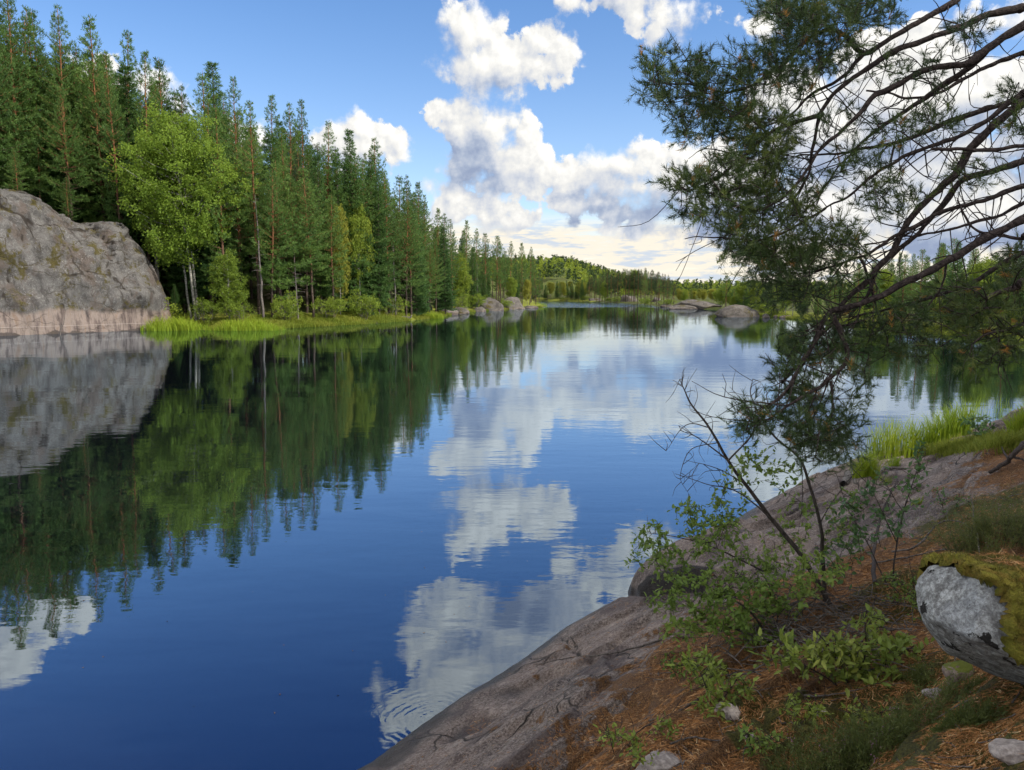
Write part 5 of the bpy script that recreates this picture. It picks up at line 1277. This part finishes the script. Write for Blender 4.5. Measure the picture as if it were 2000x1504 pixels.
def build_boulder():
    Yb = 3.25; c = at_y(1985, 1232, Yb); root = empty('boulder', (c.x, c.y, hz(c.x, c.y)), 'large pale speckled boulder with black lichen spots and a thick moss cap', 'boulder')
    O = np.array(root.location); V, F = ico(6); g = np.random.RandomState(61); P = V.copy()
    for d, k in ((( -.25,-.9,.35), .62), ((-.6,-.2,-.8), .84), ((.2,.1,1), .70), ((-.55,.2,.8), .72), ((0,-.5,-.86), .60), ((-.95,-.1,.1), .8)):
        d = unit(np.array(d, float)); h = P @ d; P = P - np.maximum(h - k, 0)[:, None] * d * .80
    P = P * (1 + .13 * fbm(V * 1.7 + 4, 3) + .07 * fbm(V * 4 + 9, 4) + .03 * fbm(V * 15, 3))[:, None]
    P = P * [.50, .40, .31]
    th = R(24); ct, st = math.cos(th), math.sin(th); Q = P.copy(); Q[:, 0] = P[:, 0] * ct + P[:, 2] * st; Q[:, 2] = -P[:, 0] * st + P[:, 2] * ct
    Q = Q + np.array(c) - O + [.10, .06, -.02]
    mb = MB(); mb.add(Q, F); mb.build('stone', M['boulder'], root, True)
    # moss cap: the upper faces, thickened
    nrm = np.zeros_like(Q); fn_ = np.cross(Q[F[:, 1]] - Q[F[:, 0]], Q[F[:, 2]] - Q[F[:, 0]])
    for k in range(3): np.add.at(nrm, F[:, k], fn_)
    nrm = unit(nrm); cc = Q - (np.array(c) - O)
    edge = cc[:, 0] + .205 - np.maximum(0, .05 - cc[:, 2]) * .85 + .30 * fbm(cc * 7, 5, .62) - .3 * np.maximum(0, -.35 - nrm[:, 2])
    m = sstep(edge, .0, .035); cover = m > .01
    rim = np.exp(-((edge - .055) / .045) ** 2); T = Q + nrm * (m * (.016 + .030 * rim + .05 * (fbm(cc * 11, 4) + .25)) - .004 * (1 - m))[:, None]
    keep = cover[F].all(1); mm = MB(); mm.add(T, F[keep], None, rim); mo = mm.build('moss_cap', M['moss'], root, True)
    fk = F[keep]; n = 26000; ft = fk[g.randint(0, len(fk), n)]; w = g.dirichlet([1, 1, 1], n); B = (T[ft] * w[..., None]).sum(1); Nn = nrm[ft[:, 0]]; rw = rim[ft[:, 0]]; mw = m[ft[:, 0]]; ok = mw > .3
    fz = MB(); a_ = np.clip(.28 + .5 * rw + 1.2 * fbm(B * 7, 3) + g.normal(0, .18, n), 0, 1)
    blades(fz, B[ok], unit(Nn[ok] + g.normal(0, .6, (ok.sum(), 3)) + up_(.3)), g.uniform(.008, .02, ok.sum()), .0035, a_[ok], g); fz.build('moss_tips', M['moss_fuzz'], mo)
    lit_ = MB(); hx = g.rand(n) < .30; hx &= (fbm(B * 5 + 3, 3) > -.08) & ok & (rw < .35)
    blades(lit_, B[hx] + Nn[hx] * .012, unit(g.normal(0, 1, (hx.sum(), 3)) * [1, 1, .4]), g.uniform(.03, .055, hx.sum()), .0026, g.rand(hx.sum()), g); lit_.build('fallen_needles', M['litter'], mo)
def litter_mat():
    def fn(N):
        c = N.ramp(attr(N, 'var'), [(0, (.09, .045, .02)), (.4, (.28, .125, .042)), (.75, (.46, .225, .08)), (1, (.56, .40, .22))])
        return principled(N, c, .7, spec=.3)
    return material('fallen pine needles', fn)
M['litter'] = litter_mat()
build_boulder()
def pebble_mat(name, c0, c1, mossy=0):
    def fn(N):
        p = objc(N); b = N.noise(p, 30.0, 5, .7); col = N.mix(N.ss(b, .35, .68), c0, c1)
        if mossy:
            nz = N.n('ShaderNodeSeparateXYZ', ins={0: N.n('ShaderNodeNewGeometry').outputs['Normal']}).outputs[2]
            f = N.ss(N.m('ADD', nz, N.m('MULTIPLY', N.noise(p, 14, 5, .7), 1.6)), 1.30, 1.55); col = N.mix(f, col, N.mix(b, (.045, .058, .010), (.12, .135, .022)))
        return principled(N, col, .9, bump(N, b, 1.0, .006), .2)
    return material(name, fn)
M['stone_pink'] = pebble_mat('pinkish stone', (.12, .09, .08), (.25, .20, .175), 1)
M['stone_pale'] = pebble_mat('pale stone', (.17, .145, .135), (.34, .30, .28))
def small_stone(px, py, sx, sy, sz, seed, mat, label, dz=0.2, rz=0.0):
    p = ground(px, py); rock('stone', (p.x, p.y, p.z + sz * dz), (sx, sy, sz), seed, mat, label, 'stone', rz, sub=5, rough=.5, facets=12)
small_stone(1868, 1330, .085, .07, .075, 71, M['stone_pink'], 'rounded pinkish stone with a bright green moss edge wedged under the boulder', .5)
small_stone(1832, 1358, .085, .06, .030, 72, M['stone_pale'], 'flat pale stone on the moss before the pinkish stone')
small_stone(1985, 1480, .10, .08, .050, 73, M['stone_pale'], 'pale stone in the litter at the corner of the picture')
small_stone(1466, 1442, .040, .03, .022, 74, M['stone_pale'], 'small lone grey stone on the needle litter')
small_stone(1600, 1395, .05, .035, .03, 75, M['stone_pale'], 'light stone half hidden behind the flowering heather')
small_stone(1280, 1500, .16, .10, .055, 76, M['stone_pale'], 'broad light granite slab edge showing through the litter', .1, .5)
small_stone(1345, 1240, .12, .09, .07, 77, M['stone_pink'], 'dull broken rock under the spreading shrub', .3)
small_stone(1420, 1395, .10, .07, .05, 78, M['stone_pale'], 'grey rock step beneath the small willow sprout', .1)

for k, (fx, fy, sc_, n_, mt, lb) in enumerate([(1560,1420,1.0,9,'willow','tiny green sprout in the litter beside the lone grey stone'),(1330,1330,1.1,12,'alder','little leafy sprig at the edge of the lower slab'),(1810,1215,1.0,10,'alder','small leafy sprig left of the boulder on the moss'),
        (1760,1180,1.0,10,'alder','low blueberry-like sprig under the young birch'),(1850,1010,.9,8,'birchlet','small birch seedling in the slab crack by the heather'),(1690,1430,.9,8,'willow','thin sprout poking out of the flowering heather'),(1480,1480,1.0,10,'alder','low green sprig at the bottom edge of the picture')]):
    shrub('seedling', (fx, fy), [([(fx, fy + 3), (fx - 14 * sc_, fy - 28), (fx - 22 * sc_, fy - 52)], .003, .001, 0), ([(fx, fy + 3), (fx + 20 * sc_, fy - 26), (fx + 34 * sc_, fy - 40)], .003, .001, 0)],
        [(fx - 16, fy - 40, 26 * sc_, 18, n_), (fx + 26, fy - 32, 24 * sc_, 16, n_), (fx, fy - 14, 30 * sc_, 10, n_ // 2)], M[mt], lb, 'seedling', 200 + k, (.034, .018), 6, .06)
# ================================================================== dead wood, sticks
def stick(pl, r0, r1, label, mat='twig_grey', lift=.015, twigs=3, seed=0, z=None):
    g = np.random.RandomState(seed + 900); q = []
    for k, p in enumerate(pl):
        G_ = ground(p[0], p[1]); v = np.array(G_) + up_(lift + (p[2] if len(p) > 2 else 0)); q.append(v)
    P = catmull(q, 6); P += g.normal(0, r0 * .25, P.shape); mb = MB(); O = P[0].copy(); tube(mb, P - O, np.linspace(r0, r1, len(P)), 7)
    for k in range(twigs):
        j = g.randint(2, len(P) - 1); d = unit(g.normal(size=3) * [1, 1, .5] + up_(.25)); l = g.uniform(.08, .25); tube(mb, np.array([P[j], P[j] + d * l * .6, P[j] + d * l + g.normal(0, .03, 3)]) - O, [r1 * .8, r1 * .6, r1 * .3], 5)
    o = mb.build('dead_branch', M[mat], smooth=True); o.location = O; return tag(o, label, 'stick')
stick([(1292,1252),(1245,1268),(1180,1282),(1110,1288),(1048,1303)], .011, .004, 'long thin dead branch lying down the bare rock slab', twigs=5, seed=1)
stick([(1370,1368),(1330,1392),(1290,1410),(1255,1428),(1238,1442)], .008, .003, 'dark dead branch across the litter beside the willow sprout', 'sapling_bark', twigs=3, seed=2)
stick([(1565,1366),(1610,1366),(1650,1360),(1685,1352)], .007, .003, 'pale curved stick behind the flowering heather', twigs=2, seed=3)
stick([(1308,1458),(1350,1448),(1400,1452),(1425,1444)], .006, .003, 'pale forked stick near the light slab edge', twigs=3, seed=4)
stick([(1420,1325),(1440,1345),(1475,1352),(1490,1370)], .006, .003, 'bent twig on the litter under the brushwood', twigs=2, seed=5)
stick([(1740,1088,.03),(1790,1080,.05),(1830,1050,.12),(1870,1042,.10),(1912,1056,.02)], .010, .006, 'arched grey dead branch below the dark heather', twigs=4, seed=6)
stick([(1700,1105,.0),(1760,1098,.02),(1840,1082,.02),(1880,1078,.0)], .009, .004, 'straight dead branch lying under the arched one', twigs=4, seed=7)
stick([(1895,1075,.0),(1900,1045,.10),(1893,1012,.22)], .008, .004, 'upright dead stick leaning before the heather', twigs=1, seed=8)
stick([(1915,1098,.0),(1905,1060,.10),(1897,1030,.20)], .008, .004, 'second leaning dead stick touching the boulder top', twigs=1, seed=9)
stick([(1708,1145,.0),(1706,1100,.12),(1718,1050,.24),(1750,1004,.40)], .020, .008, 'dark snapped sapling stub leaning towards the boulder', 'sapling_bark', twigs=3, seed=10)
stick([(1712,932,.02),(1735,920,.03),(1770,920,.02)], .035, .018, 'short bleached driftwood stick on the upper slab', 'drift', twigs=0, seed=11)
stick([(1650,950,.02),(1662,930,.07),(1672,948,.02)], .06, .03, 'weathered root knot beside the yellow sedge tuft', 'drift', twigs=2, seed=12)
stick([(2030,880,.25),(1990,905,.16),(1960,918,.06),(1935,930,.02)], .035, .02, 'thick dark dead branch coming down behind the heather', 'sapling_bark', twigs=2, seed=13)
stick([(1565,1180,.02),(1520,1210,.04),(1480,1240,.02),(1450,1255,.0)], .010, .005, 'grey root-like branch under the spreading shrub', twigs=4, seed=14)
def brush():
    g = np.random.RandomState(44); mb = MB()
    for k in range(420):
        px = g.normal(1590, 95); py = g.normal(1235, 48)
        if not (1360 < px < 1790 and 1130 < py < 1350): continue
        p = np.array(ground(px, py)) + up_(g.uniform(.0, .13)); d = unit(g.normal(size=3) * [1, .8, .28]); l = g.uniform(.1, .42)
        P = np.array([p - d * l / 2, p + g.normal(0, .03, 3), p + d * l / 2]); P[:, 2] = np.maximum(P[:, 2], hzs(P[:, 0], P[:, 1]) + .004)
        tube(mb, catmull(P, 3), np.linspace(g.uniform(.003, .007), .0015, 7), 4, cap=False)
    mb.build('brushwood', M['twig_grey'], kind='stuff', label='tangle of fine dead twigs under the shrubs')
brush()

# ================================================================== sedges of the near shore
def near_sedge(px, py, wpx, hpx, n, label, seed, lean=.16, width=.007, dy=.5, mat='sedge', name='sedge_clump', bias=(0, 0, 0), wet=False):
    g = np.random.RandomState(seed); c = at_z(px, py) if wet else ground(px, py); sc = c.y / FPX; W = wpx * sc / 2; h = hpx * sc; th = g.uniform(0, 6.283, n); r = np.sqrt(g.rand(n))
    x = c.x + np.cos(th) * r * W; y = c.y + np.sin(th) * r * W * dy; z = np.maximum(height(x, y), -.3) if wet else height(x, y)
    b = np.stack([x, y, z - .02], 1) - np.array(c); mb = MB(); grassblades(mb, b, h * g.uniform(.45, 1.12, n), width, lean, g.rand(n) * .8 + .2 * g.rand(), g, bias)
    o = mb.build(name, M[mat]); o.location = c; return tag(o, label, 'sedge')
near_sedge(1745, 888, 110, 86, 420, 'thin blue-green sedge clump standing where slab meets water', 41, .20, .010)
near_sedge(1838, 872, 120, 82, 900, 'tall dense yellow-green sedge clump on the water edge of the slab', 42, .24, .011)
near_sedge(1690, 930, 50, 62, 420, 'short bright yellow sedge tuft on the slab rim', 43, .34, .008)
near_sedge(1745, 912, 30, 30, 110, 'tiny yellow grass tuft before the blue-green sedge', 44, .4, .007)
near_sedge(1998, 846, 60, 62, 480, 'yellow sedge clump at the water beyond the slab, by the frame edge', 45, .24, .012)
near_sedge(1790, 985, 24, 22, 60, 'small grass wisp in the crack of the slab', 46, .4, .005)
near_sedge(1730, 945, 24, 24, 70, 'little grass wisp beside the bleached driftwood', 47, .4, .005)
def reeds():
    g = np.random.RandomState(48); n = 150; px = g.uniform(1900, 2060, n); py = g.normal(806, 9, n); P = np.array([at_z(a, b) for a, b in zip(px, py)]); mb = MB()
    grassblades(mb, P - [0, 0, .2], g.uniform(.35, .75, n), .012, .06, g.rand(n), g); mb.build('reeds', M['sedge'], kind='stuff', label='thin reeds standing in the bay water')
reeds()
def turf():
    g = np.random.RandomState(49); n = 9000; px = g.uniform(1780, 2060, n); py = np.interp(px, [1780, 1860, 2000, 2060], [880, 864, 846, 842]) + g.uniform(2, 26, n) * np.interp(px, [1780, 1860, 2060], [.4, .9, 1])
    P = np.array([ground(a, b) for a, b in zip(px[:2600], py[:2600])]); P = np.repeat(P, 3, 0) + np.concatenate([g.normal(0, .06, (7800, 2)), np.zeros((7800, 1))], 1); P[:, 2] = height(P[:, 0], P[:, 1])
    mb = MB(); grassblades(mb, P - [0, 0, .01], g.uniform(.06, .20, len(P)), .008, .4, g.rand(len(P)), g); mb.build('grass', M['bank_grass'], kind='stuff', label='short yellow-green turf along the rim of the slab')
turf()
# ================================================================== needle litter and moss tips on the ground
def ground_cover():
    g = np.random.RandomState(52); n = 420000; t = g.uniform(1.6, 11, n) ; a = g.uniform(-.25, .75, n); x = a * t; y = t * .97
    z = hzs(x, y); lv = litter(x, y); mv = mossy(x, y); cl = fbm(xy0(x, y, 3.2), 4)
    ok = (g.rand(n) < np.clip((lv - .30) * 1.5 + cl * 2.2, .015 * (z > .25), 1)) & (z > .12); ok &= g.rand(n) < np.clip(1.25 - t / 12, 0.1, 1)
    x, y, z = x[ok], y[ok], z[ok]; n = len(x); e = .02; dzx = (hzs(x + e, y) - z) / e; dzy = (hzs(x, y + e) - z) / e
    th = g.uniform(0, 6.283, n); d = np.stack([np.cos(th), np.sin(th), np.cos(th) * dzx + np.sin(th) * dzy + g.normal(.06, .12, n)], 1)
    mb = MB(); blades(mb, np.stack([x, y, z + g.uniform(.002, .012, n)], 1), d, g.uniform(.03, .06, n), .0036, np.clip(g.normal(.5, .25, n), 0, 1), g)
    mb.build('needle_litter', M['litter'], kind='stuff', label='fallen orange pine needles on the rock')
    tw = MB(); n = 900; t = g.uniform(1.8, 8, n) ; a = g.uniform(-.1, .72, n)
    for a_, t_ in zip(a, t):
        x, y = a_ * t_, t_ * .97
        if hz(x, y) < .9 or litter(np.array([x]), np.array([y]))[0] < .4: continue
        th = g.uniform(0, 6.28); l = g.uniform(.04, .22); q = np.array([x, y]) + np.array([math.cos(th), math.sin(th)]) * np.linspace(-l / 2, l / 2, 4)[:, None] + g.normal(0, .008, (4, 2))
        P = np.concatenate([q, (hzs(q[:, 0], q[:, 1]) + .006 + g.uniform(0, .012, 4))[:, None]], 1); tube(tw, P, np.linspace(g.uniform(.002, .005), .0012, 4), 4, cap=False)
    tw.build('twigs', M['twig_grey'], kind='stuff', label='small broken twigs scattered in the needle litter')
    n = 160000; t = g.uniform(1.6, 9, n); a = g.uniform(0, .75, n); x = a * t; y = t * .97; z = hzs(x, y); ok = g.rand(n) < (mossy(x, y) + fbm(xy0(x, y, 2.4), 4) * 1.6 - .3) * 1.2
    x, y, z = x[ok], y[ok], z[ok]; n = len(x); mb = MB()
    blades(mb, np.stack([x, y, z - .004], 1), g.normal(0, .5, (n, 3)) + up_(1), g.uniform(.012, .034, n), .0045, np.clip(.5 + 1.2 * fbm(xy0(x, y, 5), 3) + g.normal(0, .2, n), 0, 1), g)
    mb.build('moss', M['moss_fuzz'], kind='stuff', label='yellow-green moss carpet between the stones')
ground_cover()

# specks afloat on the still water
g = np.random.RandomState(60); n = 46; px = g.uniform(150, 1500, n); py = g.uniform(800, 1400, n)
P = np.array([at_z(a, b, .004) for a, b in zip(px, py)]); P = P[sdist(P[:, 0], P[:, 1]) < -.4]; th = g.uniform(0, 6.28, len(P)); mb = MB()
leaves(mb, P, np.stack([np.cos(th), np.sin(th), 0 * th], 1), g.uniform(.012, .035, len(P)), .012, .15, g, fold=.02, up=np.array([0, 0, 1.0]))
mb.build('floating_leaves', M['litter'], kind='stuff', label='scattered leaf bits floating on the lake')
